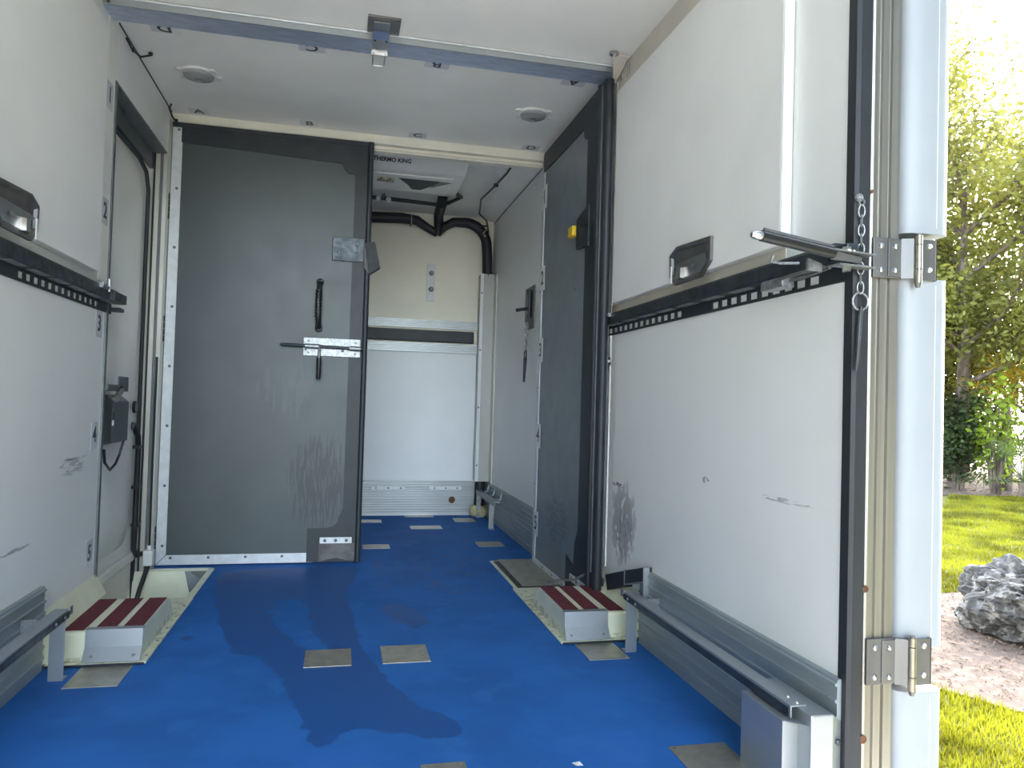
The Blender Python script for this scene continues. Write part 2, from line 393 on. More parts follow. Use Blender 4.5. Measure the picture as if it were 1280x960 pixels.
# moulded inner skin: raised centre field with rounded corners
def rrect(y0, y1, z0, z1, r, n=6, lean=0):
    pts = []
    for cy, cz, a in ((y1-r, z1-r, 0), (y0+r, z1-r, 90), (y0+r, z0+r, 180), (y1-r, z0+r, 270)):
        for i in range(n+1):
            t = math.radians(a+90*i/n); pts.append((cy+r*math.cos(t)+lean*(cz-z0), cz+r*math.sin(t)))
    return pts
def loft(x0, A, x1, C):
    n = len(A); mb = MB(); mb.add([(x0, *p) for p in A]+[(x1, *p) for p in C], [(i, (i+1) % n, n+(i+1) % n, n+i) for i in range(n)]+[tuple(range(n, 2*n))])
    return mb
obj('moulded_skin', loft(-1.112, rrect(3.5, 4.42, .18, 2.24, .16), -1.075, rrect(3.5, 4.28, .28, 2.14, .2)), 'sided', d, smooth=True)
obj('edge_gasket', MB().tube([(-1.105, 4.50, -.2), (-1.105, 4.50, 2.14), (-1.105, 4.44, 2.23), (-1.105, 4.30, 2.262), (-1.105, 3.45, 2.262)], .012, 8), 'black', d, smooth=True)
obj('lower_ledge', B(-1.112, -1.085, 3.5, 4.46, .07, .12), 'sided', d, bevel=.01)
rv = MB()
for y, z in ((4.33, 1.95), (4.32, 1.62), (4.34, 1.25), (4.35, .55), (4.36, .3)): rv.disc((-1.11, y, z), (1, 0, 0), .009, .002, 10, .004)
obj('screw_cap', rv, 'sided', d, kind='stuff', smooth=True)
# reveal of the opening
struct('trim_13', MB().box(-1.11, XL+.004, 3.54, 4.60, 2.362, 2.372).box(-1.11, -1.09, 3.54, 4.56, 2.275, 2.365), 'frame')
for i, (x0, x1, y0, m) in enumerate(((-1.112, -1.088, 4.535, 'jamb'), (-1.086, -1.078, 4.52, 'black'), (-1.076, -1.052, 4.525, 'jamb'), (-1.050, -1.036, 4.53, 'frame'), (-1.034, XL+.004, 4.52, 'jamb'))):
    struct('trim_%d' % (14+i), B(x0, x1, y0, 4.60, -.1 if i < 3 else 0, 2.365), m)
struct('trim_19', B(XL-.002, XL+.008, 4.515, 4.60, 0, 2.57), 'jamb')
# lock box on the side door
t = thing('lock_box', 'dark grey steel lock box mounted on the side door', 'lock box', (-1.04, 3.8, .75))
def wedge(A, D): return MB().add(A+D, [(0, 3, 2, 1), (4, 5, 6, 7), (0, 1, 5, 4), (1, 2, 6, 5), (2, 3, 7, 6), (3, 0, 4, 7)])
obj('housing', wedge([(-1.09, 3.80, .745), (-1.0, 3.63, .765), (-1.0, 3.885, .765), (-1.09, 4.05, .745)], [(-1.09, 3.80, .99), (-1.0, 3.63, .955), (-1.0, 3.885, .955), (-1.09, 4.05, .99)]), 'boxg', t, bevel=.006)
obj('key_slot', B(-1.003, -.996, 3.635, 3.65, .87, .905), 'blackp', t)
obj('white_tag', B(-1.003, -.996, 3.635, 3.65, .845, .87), 'whitep', t)
obj('latch_wing', B(-1.008, -1.0, 3.72, 3.87, 1.0, 1.07), 'boxg', t, bevel=.004)
obj('latch_neck', MB().tube([(-1.0, 3.66, .96), (-1.0, 3.75, 1.005)], .014, 8), 'galv', t, smooth=True)
obj('lock_barrel', MB().disc((-1.09, 4.27, .92), (1, 0, 0), .032, .03, 16), 'blackp', t, smooth=True)
for y in (4.24, 4.19): obj('bolt', MB().disc((-1.09, y, 1.0), (1, 0, 0), .012, .01, 10), 'galv', t, smooth=True)
obj('pull_strap', B(-1.09, -1.0, 3.55, 3.78, 1.0, 1.03), 'boxg', t, bevel=.004)
solo('wire_loop', MB().tube([(-1.02, 3.60, .74), (-1.02, 3.62, .68), (-1.02, 3.70, .64), (-1.02, 3.78, .66), (-1.02, 3.84, .70), (-1.01, 3.86, .765)], .006, 8),
     'blackp', 'thin black wire loop hanging under the dark grey lock box', 'wire', smooth=True)
# armoured cable down the door
t = thing('armoured_cable', 'black cable clipped down the inner skin of the side door', 'cable', (-1.06, 4.4, .1))
obj('sheath', MB().tube([(-1.09, 4.26, .82), (-1.085, 4.33, .82), (-1.08, 4.40, .76), (-1.08, 4.42, .68), (-1.08, 4.415, .35), (-1.08, 4.41, .14), (-1.07, 4.44, .10), (-1.05, 4.50, .10)], .014, 10), 'hose', t, smooth=True)
for z, y in ((.70, 4.38), (.48, 4.41), (.27, 4.43)):
    obj('clip', B(-1.10, -1.062, y-.025, y+.04, z-.008, z+.008), 'blackp', t, bevel=.002)
obj('end_plug', MB().disc((-1.10, 4.26, .82), (1, 0, 0), .022, .03, 12), 'blackp', t, smooth=True)
t = thing('junction_box', 'small white junction box in the corner beside the closed grey door', 'junction box', (-1.0, 4.50, .03))
obj('case', B(-1.045, -.995, 4.46, 4.52, .035, .12), 'whitep', t, bevel=.004)
obj('gland', MB().disc((-1.02, 4.49, .12), (0, 0, 1), .012, .025, 10), 'whitep', t, smooth=True)
solo('drop_cable', MB().tube([(-1.02, 4.49, .145), (-1.022, 4.49, .6), (-1.022, 4.495, 1.2)], .006, 6).tube([(-1.02, 4.48, .035), (-1.04, 4.40, -.08), (-1.06, 4.30, -.25), (-1.06, 4.25, -.33)], .013, 8),
     'blackp', 'black cable running down past the white junction box into the step well', 'cable', smooth=True)

# ---------------------------------------------------------------- partition doors
def rivets(t, pts, nrm, m='frame', r=.0085):
    mb = MB()
    for p in pts: mb.disc(p, nrm, r, .001, 10, .003)
    return obj('rivet', mb, m, t, kind='stuff', smooth=True)
YD = 4.60
t = thing('partition_door', 'closed grey partition door with drop bolt and black grab handle', 'door', (XL, YD+.03, 0))
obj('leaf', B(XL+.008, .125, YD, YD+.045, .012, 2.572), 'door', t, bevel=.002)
obj('hinge_strip', MB().prism([(XL+.012, YD-.004, .012), (XL+.066, YD-.004, .07), (XL+.066, YD-.004, 2.548), (XL+.012, YD-.004, 2.548)], (0, .006, 0)), 'aluw', t)
obj('kick_strip', MB().prism([(XL+.014, YD-.004, .010), (-.14, YD-.004, .010), (-.14, YD-.004, .066), (XL+.068, YD-.004, .066)], (0, .006, 0)), 'aluw', t)
def arc(cx, cz, r, a0, a1, n=8): return [(cx+r*math.cos(math.radians(a0+(a1-a0)*i/n)), cz+r*math.sin(math.radians(a0+(a1-a0)*i/n))) for i in range(n+1)]
edge = [(-.96, 2.574), (.126, 2.574), (.126, .012), (-.175, .012), (-.175, .212), (-.06, .212)] + arc(-.055, .275, .06, -80, 0)[:] + [(.03, .33)] + \
       [(.036, 2.37)] + [(-.01, 2.372)] + arc(.02, 2.43, .06, 250, 180)[1:] + [(-.96, 2.462)]
obj('rubber_edging', MB().prism([(x, YD-.006, z) for x, z in edge], (0, .008, 0)), 'black', t)
obj('top_gasket', B(XL+.01, .125, YD-.010, YD+.02, 2.553, 2.578), 'black', t, bevel=.004)
obj('edge_gasket', MB().tube([(.125, YD-.005, .01), (.125, YD-.005, 2.576)], .017, 12), 'black', t, smooth=True)
rivets(t, [(XL+.045, YD-.004, .12+.345*i) for i in range(8)]+[(-.93+.205*i, YD-.004, .05) for i in range(4)], (0, -1, 0))
obj('rivet_plate', B(-.10, .088, YD-.011, YD-.005, .122, .158), 'aluw', t, bevel=.001)
o = obj('bolt', MB().disc((-.07, YD-.011, .14), (0, -1, 0), .010, .002, 12, .004), 'frame', t, smooth=True)
mesh_copy(o, (.063, 0, 0), t); mesh_copy(o, (.126, 0, 0), t)
obj('rubber_flap', MB().prism([(-.105, YD-.016, .122), (.105, YD-.016, .122), (.105, YD-.016, .018), (.06, YD-.016, .022), (0, YD-.016, .036), (-.06, YD-.016, .026), (-.105, YD-.016, .012)], (0, .008, 0)), 'flap', t)
# bumper bracket
b_ = obj('buffer_plate', B(-.086, .105, YD-.014, YD-.005, 1.832, 1.978), 'dsteel', t, bevel=.003)
o = obj('bolt', MB().disc((-.045, YD-.014, 1.935), (0, -1, 0), .009, .002, 12, .004), 'galv', b_, smooth=True)
for dx, dz in ((.105, 0), (0, -.055), (.105, -.055)): mesh_copy(o, (dx, 0, dz), b_)
obj('buffer_wedge', MB().prism([(.10, YD-.02, 1.955), (.165, YD-.06, 1.955), (.20, YD-.07, 1.80), (.135, YD-.02, 1.76), (.10, YD-.02, 1.80)], (.005, .07, 0)), 'rubberg', t, bevel=.004)
# grab handle
h_ = obj('grab_handle', MB().tube([(-.150, YD-.012, 1.69), (-.152, YD-.035, 1.66), (-.155, YD-.048, 1.62), (-.155, YD-.05, 1.50), (-.152, YD-.04, 1.45), (-.152, YD-.012, 1.42)], [.016, .016, .018, .018, .017, .017], 12), 'blackp', t, smooth=True)
rb = MB()
for i in range(9): rb.torus((-.155, YD-.049, 1.485+.019*i), (1, 0, 0), (0, 1, 0), .019, .0035, 12, 6)
obj('grip_rib', rb, 'blackp', h_, kind='stuff', smooth=True)
for z in (1.695, 1.415): obj('handle_foot', MB().disc((-.15, YD, z), (0, -1, 0), .023, .012, 14, .004).disc((-.15, YD-.014, z), (0, -1, 0), .007, .005, 8), 'blackp', t, smooth=True)
# drop bolt
l_ = obj('bolt_plate', B(-.235, .100, YD-.010, YD-.005, 1.248, 1.358), 'galv', t, bevel=.002)
sc = MB()
for x, z in ((-.205, 1.338), (-.205, 1.268), (.07, 1.268), (.07, 1.338)): sc.disc((x, YD-.010, z), (0, -1, 0), .008, .002, 10, .002)
obj('screw', sc, 'galv', l_, kind='stuff', smooth=True)
obj('keeper', MB().tube([(-.225, YD-.022, 1.305), (-.135, YD-.022, 1.304)], .015, 12).tube([(.035, YD-.022, 1.301), (.10, YD-.022, 1.30)], .015, 12), 'galv', t, smooth=True)
obj('bolt_rod', MB().tube([(-.37, YD-.022, 1.308), (-.355, YD-.022, 1.308), (.11, YD-.022, 1.30)], [.005, .010, .010], 10), 'dsteel', t, smooth=True)
hh = obj('bolt_lever', MB().tube([(-.14, YD-.03, 1.305), (-.14, YD-.045, 1.285), (-.14, YD-.05, 1.22)], .008, 10), 'galv', t, smooth=True)
obj('lever_grip', MB().tube([(-.14, YD-.05, 1.235), (-.14, YD-.05, 1.12), (-.14, YD-.05, 1.105)], [.014, .014, .008], 12), 'blackp', hh, smooth=True)
obj('stop_pin', MB().disc((-.005, YD-.010, 1.285), (0, -1, 0), .009, .018, 10).disc((-.222, YD-.010, 1.285), (0, -1, 0), .007, .014, 8), 'blackp', t, smooth=True)
for z in (2.08, 1.37, .16):
    k = MB()
    for i in range(4): k.tube([(XL+.006, YD-.02, z-.075+.038*i), (XL+.006, YD-.02, z-.041+.038*i)], .008, 10)
    obj('hinge_knuckle', k, 'dsteel', t, smooth=True)

# open leaf, folded back against the right wall
XD = 1.20
t = thing('partition_door', 'grey partition door folded open against the right wall, numbered 1 to 5', 'door', (XD+.03, 4.5, 0))
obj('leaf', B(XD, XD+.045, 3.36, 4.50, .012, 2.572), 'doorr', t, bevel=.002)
obj('hinge_strip', B(XD-.004, XD+.001, 4.44, 4.498, .012, 2.50), 'aluw', t)
obj('kick_strip', B(XD-.004, XD+.001, 3.78, 4.44, .012, .045), 'aluw', t)
ed = [(4.46, 2.574), (3.34, 2.574), (3.34, .012), (3.79, .012), (3.79, .20), (3.66, .165), (3.645, .29), (3.60, .36), (3.60, 2.37), (3.61, 2.375)] + \
     [(3.64, 2.385), (3.665, 2.41), (3.67, 2.45), (4.46, 2.455)]
obj('rubber_edging', MB().prism([(XD-.007, y, z) for y, z in ed], (.008, 0, 0)), 'black', t)
obj('edge_gasket', MB().tube([(XD-.005, 3.42, .01), (XD-.005, 3.42, 2.576)], .015, 12).tube([(XD+.012, 3.345, .01), (XD+.012, 3.345, 2.576)], .022, 12), 'black', t, smooth=True)
obj('wear_strip', B(XD-.012, XD-.006, 3.375, 3.39, .2, 2.56), 'frame', t)
rivets(t, [(XD-.004, 4.47, .2+.30*i) for i in range(8)]+[(XD-.004, 3.85+.2*i, .028) for i in range(3)], (-1, 0, 0), r=.007)
obj('rivet_plate', B(XD-.012, XD-.006, 3.46, 3.70, .085, .120), 'aluw', t)
for i in range(3): obj('bolt', MB().disc((XD-.012, 3.50+.08*i, .103), (-1, 0, 0), .009, .002, 10, .003), 'frame', t, smooth=True)
obj('buffer_plate', MB().prism([(XD-.02, 3.72, 1.98), (XD-.02, 3.52, 2.02), (XD-.02, 3.52, 1.80), (XD-.02, 3.72, 1.82)], (.015, 0, 0)), 'black', t, bevel=.004)
obj('yellow_catch', MB().box(XD-.035, XD-.002, 3.74, 3.82, 1.90, 1.955), 'yellow', t, bevel=.006)
obj('small_bolt', MB().disc((XD, 3.76, 1.62), (-1, 0, 0), .010, .002, 10, .004), 'frame', t, smooth=True)
def sticker_parts(parent, ch, c, right, up, w, h, size, n):
    c, right, up, n = Vector(c), Vector(right), Vector(up), Vector(n)
    mb = MB().prism([c-right*w/2-up*h/2, c+right*w/2-up*h/2, c+right*w/2+up*h/2, c-right*w/2+up*h/2], n*.0012)
    return mb, text_mb(ch, size, c+n*.0018, right, up, bold=.002)
for ch, z in zip('12345', (2.29, 1.78, 1.33, .80, .26)):
    a, b = sticker_parts(t, ch, (XD-.0045, 4.43, z), (0, -1, 0), (0, 0, 1), .11, .15, .12, (-1, 0, 0))
    s_ = obj('number_sticker', a, 'panel_edge', t); s_['label'] = 'white sticker reading %s beside the hinge edge' % ch
    obj('numeral', b, 'ink', s_)

# ---------------------------------------------------------------- number and letter stickers on walls and ceiling
def sticker(name, ch, c, right, up, n, label, group, w=.085, h=.115, size=.095):
    t = thing(name, label, 'sticker', c, group)
    a, b = sticker_parts(None, ch, c, right, up, w, h, size, n)
    obj('film', a, 'sticker', t); obj('numeral' if ch.isdigit() else 'letter', b, 'ink', t)
for ch, z, ax in zip('12345', (2.27, 1.77, 1.285, .81, .31), ('above the side door level', 'above the slotted track', 'just below the slotted track', 'at lock box height', 'near the floor')):
    sticker('number_sticker', ch, (XL+.0045 if z > 1.47 else XL+.0005, 3.46, z), (0, 1, 0), (0, 0, 1), (1, 0, 0), 'translucent sticker with black number %s on the left wall edge, %s' % (ch, ax), 'number stickers on the left wall')
for ch, z, ax in zip('12345', (2.29, 1.765, 1.285, .845, .315), ('high up', 'above track', 'under track', 'halfway up', 'near scuffs')):
    sticker('number_sticker', ch, (XR-.0005, 3.515, z), (0, -1, 0), (0, 0, 1), (-1, 0, 0), 'right wall sticker with black number %s by the open door, %s' % (ch, ax), 'number stickers on the right wall')
for ch, x in zip('ABCD', (-.865, -.244, .404, 1.128)):
    sticker('letter_sticker', ch, (x, 4.555, H-.0005), (1, 0, 0), (0, -1, 0), (0, 0, -1), 'ceiling sticker with letter %s next to the grey partition' % ch, 'letter stickers by the partition', .11, .085, .085)
for ch, x in zip('DCBA', (-.835, -.192, .398, 1.096)):
    sticker('letter_sticker', ch, (x, 3.555, H-.0005), (-1, 0, 0), (0, 1, 0), (0, 0, -1), 'upside-down ceiling sticker with letter %s behind the aluminium cross beam' % ch, 'letter stickers by the beam', .12, .09, .085)

# ---------------------------------------------------------------- ceiling: beam, latch, lamps, brackets, wires
t = thing('cross_beam', 'flat aluminium cross beam under the ceiling with steel latch', 'beam', (.13, 3.40, 2.60))
obj('flange', B(XL+.002, XR-.03, 3.325, 3.462, 2.602, 2.608), 'beam', t)
obj('front_lip', B(XL+.03, XR-.03, 3.322, 3.328, 2.602, 2.638), 'alu', t)
obj('front_bead', MB().tube([(XL+.04, 3.318, 2.633), (XR-.03, 3.318, 2.633)], .005, 8), 'aluw', t, smooth=True)
obj('web', B(XL+.002, XR-.03, 3.44, 3.446, 2.608, 2.64), 'alu', t)
t = thing('ceiling_latch', 'steel toggle latch hanging from the ceiling over the cross beam', 'latch', (.13, 3.3, 2.6))
obj('recess_plate', B(.055, .195, 3.17, 3.315, 2.630, 2.6395), 'stain', t, bevel=.002)
obj('strap', MB().prism([(.08, 3.20, 2.627), (.08, 3.27, 2.622), (.08, 3.30, 2.598), (.08, 3.42, 2.594), (.08, 3.42, 2.590), (.08, 3.30, 2.594), (.08, 3.268, 2.618), (.08, 3.20, 2.622)], (.07, 0, 0)), 'chrome', t)
obj('strap_lip', MB().box(.078, .152, 3.415, 3.423, 2.58, 2.596), 'chrome', t)
obj('wire_loop', MB().tube([(.088, 3.40, 2.586), (.088, 3.53, 2.588), (.092, 3.545, 2.588), (.138, 3.545, 2.588), (.142, 3.53, 2.588), (.142, 3.40, 2.586)], .0035, 8), 'chrome', t, smooth=True)
for x, y in ((.09, 3.295), (.14, 3.295)): obj('bolt', MB().disc((x, y+.01, 2.594), (0, 0, -1), .006, .002, 8, .002), 'dsteel', t, smooth=True)
for x in (.068, .183): obj('screw', MB().disc((x, 3.19, 2.630), (0, 0, -1), .006, .001, 8, .002), 'frame', t, smooth=True)
t = thing('ceiling_slot', 'narrow dark slotted strip in the ceiling behind the toggle latch', 'slot', (.13, 3.47, 2.63))
obj('slot_plate', B(.03, .24, 3.463, 3.483, 2.633, 2.6395), 'frame', t)
def lamp(x, y, label):
    t = thing('ceiling_light', label, 'lamp', (x, y, H), 'dome lamps in the ceiling')
    obj('rim', MB().disc((x, y, H-.0005), (0, 0, -1), .088, .012, 28), 'whitep', t, smooth=True)
    for a in (20, 140, 200, 320):
        c, s = math.cos(math.radians(a)), math.sin(math.radians(a))
        obj('tab', MB().disc((x+c*.095, y+s*.085, H-.0005), (0, 0, -1), .020, .010, 10), 'whitep', t, smooth=True)
    obj('lens', MB().tube([(x, y, H-.012), (x, y, H-.022), (x, y, H-.030), (x, y, H-.034)], [.074, .070, .050, .012], 28), 'lens', t, smooth=True)
    obj('bulb', MB().disc((x, y, H-.033), (0, 0, -1), .018, .006, 14, .004), 'galv', t, smooth=True)
lamp(-.77, 4.01, 'round dome lamp in the ceiling above the closed grey door')
lamp(1.00, 4.01, 'round dome lamp in the ceiling nearest the open grey door')
t = thing('corner_bracket', 'cream bent bracket screwed in the top right corner beside the beam', 'bracket', (1.24, 3.33, 2.6))
obj('arm', MB().prism([(1.17, 3.19, 2.634), (1.25, 3.20, 2.634), (1.272, 3.40, 2.60), (1.258, 3.42, 2.58)], (0, .004, -.006)), 'tan', t)
obj('eye', MB().torus((1.175, 3.195, 2.63), (1, 0, 0), (0, 1, 0), .018, .006, 14, 8), 'galv', t, smooth=True)
obj('wall_plate', MB().prism([(XR-.006, 3.38, 2.50), (XR-.006, 3.18, 2.56), (XR-.006, 3.18, 2.62), (XR-.006, 3.38, 2.63)], (.005, 0, 0)), 'tan', t)
obj('screw', MB().disc((XR-.010, 3.32, 2.585), (-1, 0, 0), .014, .005, 12, .005), 'chrome', t, smooth=True)
obj('rib', MB().box(XR-.012, XR-.005, 3.22, 3.228, 2.56, 2.61).box(XR-.012, XR-.005, 3.245, 3.253, 2.555, 2.61), 'alu', t)
for pts, lb in (([(-1.005, 3.62, 2.60), (-1.0, 3.70, 2.585), (-.985, 3.78, 2.59), (-.955, 3.83, 2.625)], 'thin black wire dangling from the ceiling edge just behind the beam'),
                ([(-.985, 4.43, 2.62), (-1.0, 4.44, 2.60), (-1.0, 4.52, 2.58), (-.99, 4.58, 2.575)], 'thin black wire hanging at the ceiling corner of the closed grey door')):
    solo('wire', MB().tube(pts, .005, 6).disc(pts[1], (1, 0, 0), .012, .008, 8).disc(pts[-1], (0, 0, 1), .010, .012, 8), 'blackp', lb, 'wire', smooth=True)
# printed lettering cut by the top edge of the frame on the left panel
# ---------------------------------------------------------------- folded upper panels
def folded(side):
    R_ = side == 'right'; s = 1 if R_ else -1
    X = XR if R_ else XL; xi = X-s*.036
    t = thing('folded_deck_panel', 'white deck panel folded against the %s wall above the slotted track' % side, 'panel', (X-s*.018, 2.6, 1.49))
    mb = B(min(xi, X-s*.002), max(xi, X-s*.002), 1.93, 3.315, 1.487, 2.507)
    obj('board', mb, 'panel', t, bevel=.003)
    obj('edge_strip', B(min(xi+s*.001, X-s*.003), max(xi+s*.001, X-s*.003), 1.926, 1.931, 1.489, 2.505), 'panel_edge', t)
    # recessed cup latch
    y0, y1, z0, z1 = 2.33, 2.66, 1.468, 1.60
    n = -s
    def P(y, z, o): return (xi+n*o, y, z)
    fr = MB()
    out = [(2.33, 1.60), (2.60, 1.615), (2.66, 1.59), (2.655, 1.505), (2.61, 1.468), (2.40, 1.468), (2.33, 1.515)]
    inn = [(2.345, 1.588), (2.59, 1.602), (2.645, 1.58), (2.64, 1.512), (2.60, 1.480), (2.41, 1.480), (2.345, 1.522)]
    m_ = len(out)
    fr.add([P(y, z, .001) for y, z in out]+[P(y, z, .012) for y, z in out]+[P(y, z, .012) for y, z in inn]+[P(y*.97+2.495*.03, z*.9+1.535*.1, .002) for y, z in inn],
           [(i, (i+1) % m_, m_+(i+1) % m_, m_+i) for i in range(m_)]+[(m_+i, m_+(i+1) % m_, 2*m_+(i+1) % m_, 2*m_+i) for i in range(m_)]+[(2*m_+i, 2*m_+(i+1) % m_, 3*m_+(i+1) % m_, 3*m_+i) for i in range(m_)]+[tuple(range(3*m_, 4*m_))])
    c_ = obj('latch_cup', fr, 'stain', t)
    obj('cup_floor', MB().prism([P(2.36, 1.49, .003), P(2.62, 1.49, .003), P(2.60, 1.55, .010), P(2.37, 1.55, .010)], (n*.001, 0, 0)), 'chrome', c_)
    obj('latch_lever', MB().prism([P(2.44, 1.522, .012), P(2.58, 1.540, .012), P(2.59, 1.532, .012), P(2.45, 1.512, .012)], (n*.014, 0, 0)).box(min(xi, xi+n*.02), max(xi, xi+n*.02), 2.545, 2.57, 1.488, 1.53), 'chrome', c_)
    obj('bright_edge', MB().box(xi+n*.012, xi+n*.016, 2.632, 2.640, 1.478, 1.545), 'panel_edge', c_)
    return t
folded('right'); folded('left')
struct('trim_20', B(XR-.003, XR, 1.95, 3.40, 1.437, 1.487), 'tan')  # tan stands in for the folded panel's shade on the wall

# ---------------------------------------------------------------- slotted tracks
def track(side):
    R_ = side == 'right'; s = -1 if R_ else 1; X = XR if R_ else XL
    y0, y1 = YR+.01, 3.60
    def bx(mb, a, b, *r): return mb.box(min(X+s*a, X+s*b), max(X+s*a, X+s*b), *r)
    t = thing('cargo_track', 'dark slotted cargo track running along the %s wall' % side, 'track', (X, 2.6, 1.345))
    obj('channel', MB().prism([(X, y0, 1.386), (X+s*.038, y0, 1.389), (X+s*.044, y0, 1.395), (X+s*.044, y0, 1.432), (X+s*.040, y0, 1.440), (X, y0, 1.440)], (0, y1-y0-.03, 0)), 'dsteel', t)
    holes = [3.395-.062*i for i in range(13)] + ([2.365-.062*i for i in range(10)] if R_ else [2.30-.062*i for i in range(9)])
    mb = MB(); z0, z1 = 1.352, 1.376
    bx(mb, 0, .007, y0, y1, 1.343, z0); bx(mb, 0, .007, y0, y1, z1, 1.387)
    hs = sorted(holes); cur = y0
    for hy in hs:
        bx(mb, 0, .007, cur, hy-.023, z0, z1); cur = hy+.023
    bx(mb, 0, .007, cur, y1, z0, z1)
    obj('slotted_flange', mb, 'black', t)
    cl = MB()
    for y in [2.1+.19*i for i in range(8)]: bx(cl, .010, .040, y, y+.12, 1.3845, 1.3875)
    obj('bright_insert', cl, 'galv', t, kind='stuff')
    obj('end_stop', bx(MB(), .006, .066, 3.44, 3.61, 1.388, 1.428), 'dsteel', t, bevel=.003)
    obj('end_tongue', bx(MB(), .0, .05, 3.58, 3.64, 1.355, 1.372), 'dsteel', t, bevel=.004)
    obj('end_pin', MB().tube([(X+s*.045, 3.42, 1.42), (X+s*.045, 3.42, 1.475)], .007, 8).tube([(X+s*.03, 3.39, 1.42), (X+s*.03, 3.39, 1.455)], .006, 8), 'chrome', t, smooth=True)
    obj('pin_spring', MB().tube([(X+s*.05, 3.38, 1.432), (X+s*.05, 3.30, 1.432)], .010, 8), 'galv', t, smooth=True)
    return t
track('right'); track('left')
# lever latch at the rear end of the right track
t = thing('lever_latch', 'black-gripped steel lever latch swung out from the rear end of the right track', 'latch', (1.25, 1.62, 1.39))
obj('grip', MB().tube([(.962, 1.575, 1.416), (1.178, 1.600, 1.395)], .0135, 14), 'blackp', t, smooth=True)
obj('grip_fin', MB().prism([(.965, 1.572, 1.427), (1.175, 1.597, 1.407), (1.175, 1.597, 1.413), (.965, 1.572, 1.434)], (.001, -.005, 0)), 'rubberg', t)
obj('lever_tip', MB().tube([(.935, 1.573, 1.4165), (.948, 1.574, 1.416), (.964, 1.575, 1.416)], [.006, .011, .011], 12), 'chrome', t, smooth=True)
obj('fork', MB().prism([(1.175, 1.590, 1.402), (1.30, 1.600, 1.398), (1.30, 1.635, 1.398), (1.175, 1.625, 1.402)], (0, 0, .004)).prism([(1.19, 1.590, 1.366), (1.30, 1.600, 1.366), (1.30, 1.635, 1.366), (1.19, 1.625, 1.366)], (0, 0, .004)), 'galv', t)
obj('fork_web', MB().prism([(1.172, 1.60, 1.380), (1.268, 1.61, 1.376), (1.268, 1.61, 1.392), (1.172, 1.60, 1.404)], (0, .006, 0)), 'stain', t)
obj('pivot_bolt', MB().disc((1.225, 1.612, 1.402), (0, 0, 1), .020, .004, 16), 'chrome', t, smooth=True)
obj('pivot_bolt', MB().disc((1.225, 1.612, 1.406), (0, 0, 1), .011, .010, 6), 'chrome', t, smooth=True)
obj('pivot_bolt', MB().disc((1.225, 1.612, 1.366), (0, 0, -1), .011, .012, 6), 'chrome', t, smooth=True)
obj('mounting_arm', B(1.232, 1.268, 1.62, 1.70, 1.385, 1.43), 'dsteel', t, bevel=.004)
obj('hook_link', MB().tube([(1.195, 1.66, 1.372), (1.18, 1.78, 1.368), (1.19, 1.88, 1.368), (1.215, 1.88, 1.368), (1.225, 1.78, 1.368), (1.212, 1.66, 1.372)], .005, 8), 'stain', t, smooth=True)
obj('catch_block', B(1.192, 1.232, 1.84, 1.95, 1.348, 1.376), 'galv', t, bevel=.003)
obj('catch_ears', MB().prism([(1.150, 1.66, 1.362), (1.150, 1.66, 1.392), (1.19, 1.66, 1.380), (1.19, 1.66, 1.360)], (0, .01, 0)), 'galv', t)
obj('wire_bail', MB().tube([(1.075, 1.70, 1.402), (1.075, 1.71, 1.386), (1.10, 1.71, 1.384), (1.15, 1.70, 1.386)], .0035, 6), 'galv', t, smooth=True)
# dangling angle bracket below track far end, right
t = thing('hanging_bracket', 'small black angle bracket dangling below the far end of the right track', 'bracket', (1.24, 3.45, 1.2))
obj('angle_plate', MB().prism([(1.262, 3.50, 1.245), (1.19, 3.46, 1.235), (1.20, 3.44, 1.20), (1.262, 3.48, 1.205)], (0, -.05, -.004)).prism([(1.20, 3.44, 1.205), (1.262, 3.38, 1.235), (1.268, 3.38, 1.20), (1.215, 3.42, 1.150)], (0, -.004, 0)), 'dsteel', t)
obj('hook', MB().tube([(1.235, 3.47, 1.24), (1.225, 3.46, 1.262), (1.24, 3.47, 1.285), (1.245, 3.50, 1.30), (1.235, 3.53, 1.29)], .005, 8), 'blackp', t, smooth=True)
obj('ring', MB().torus((1.225, 3.56, 1.275), (0, 1, 0), (0, 0, 1), .020, .006, 16, 8).torus((1.215, 3.58, 1.31), (0, 1, 0), (0, 0, 1), .014, .005, 14, 8), 'dsteel', t, smooth=True)
obj('hole', MB().disc((1.255, 3.375, 1.215), (0, -1, 0), .006, .001, 8), 'whitep', t)
obj('hole', MB().disc((1.225, 3.413, 1.178), (0, -1, 0), .006, .001, 8), 'whitep', t)

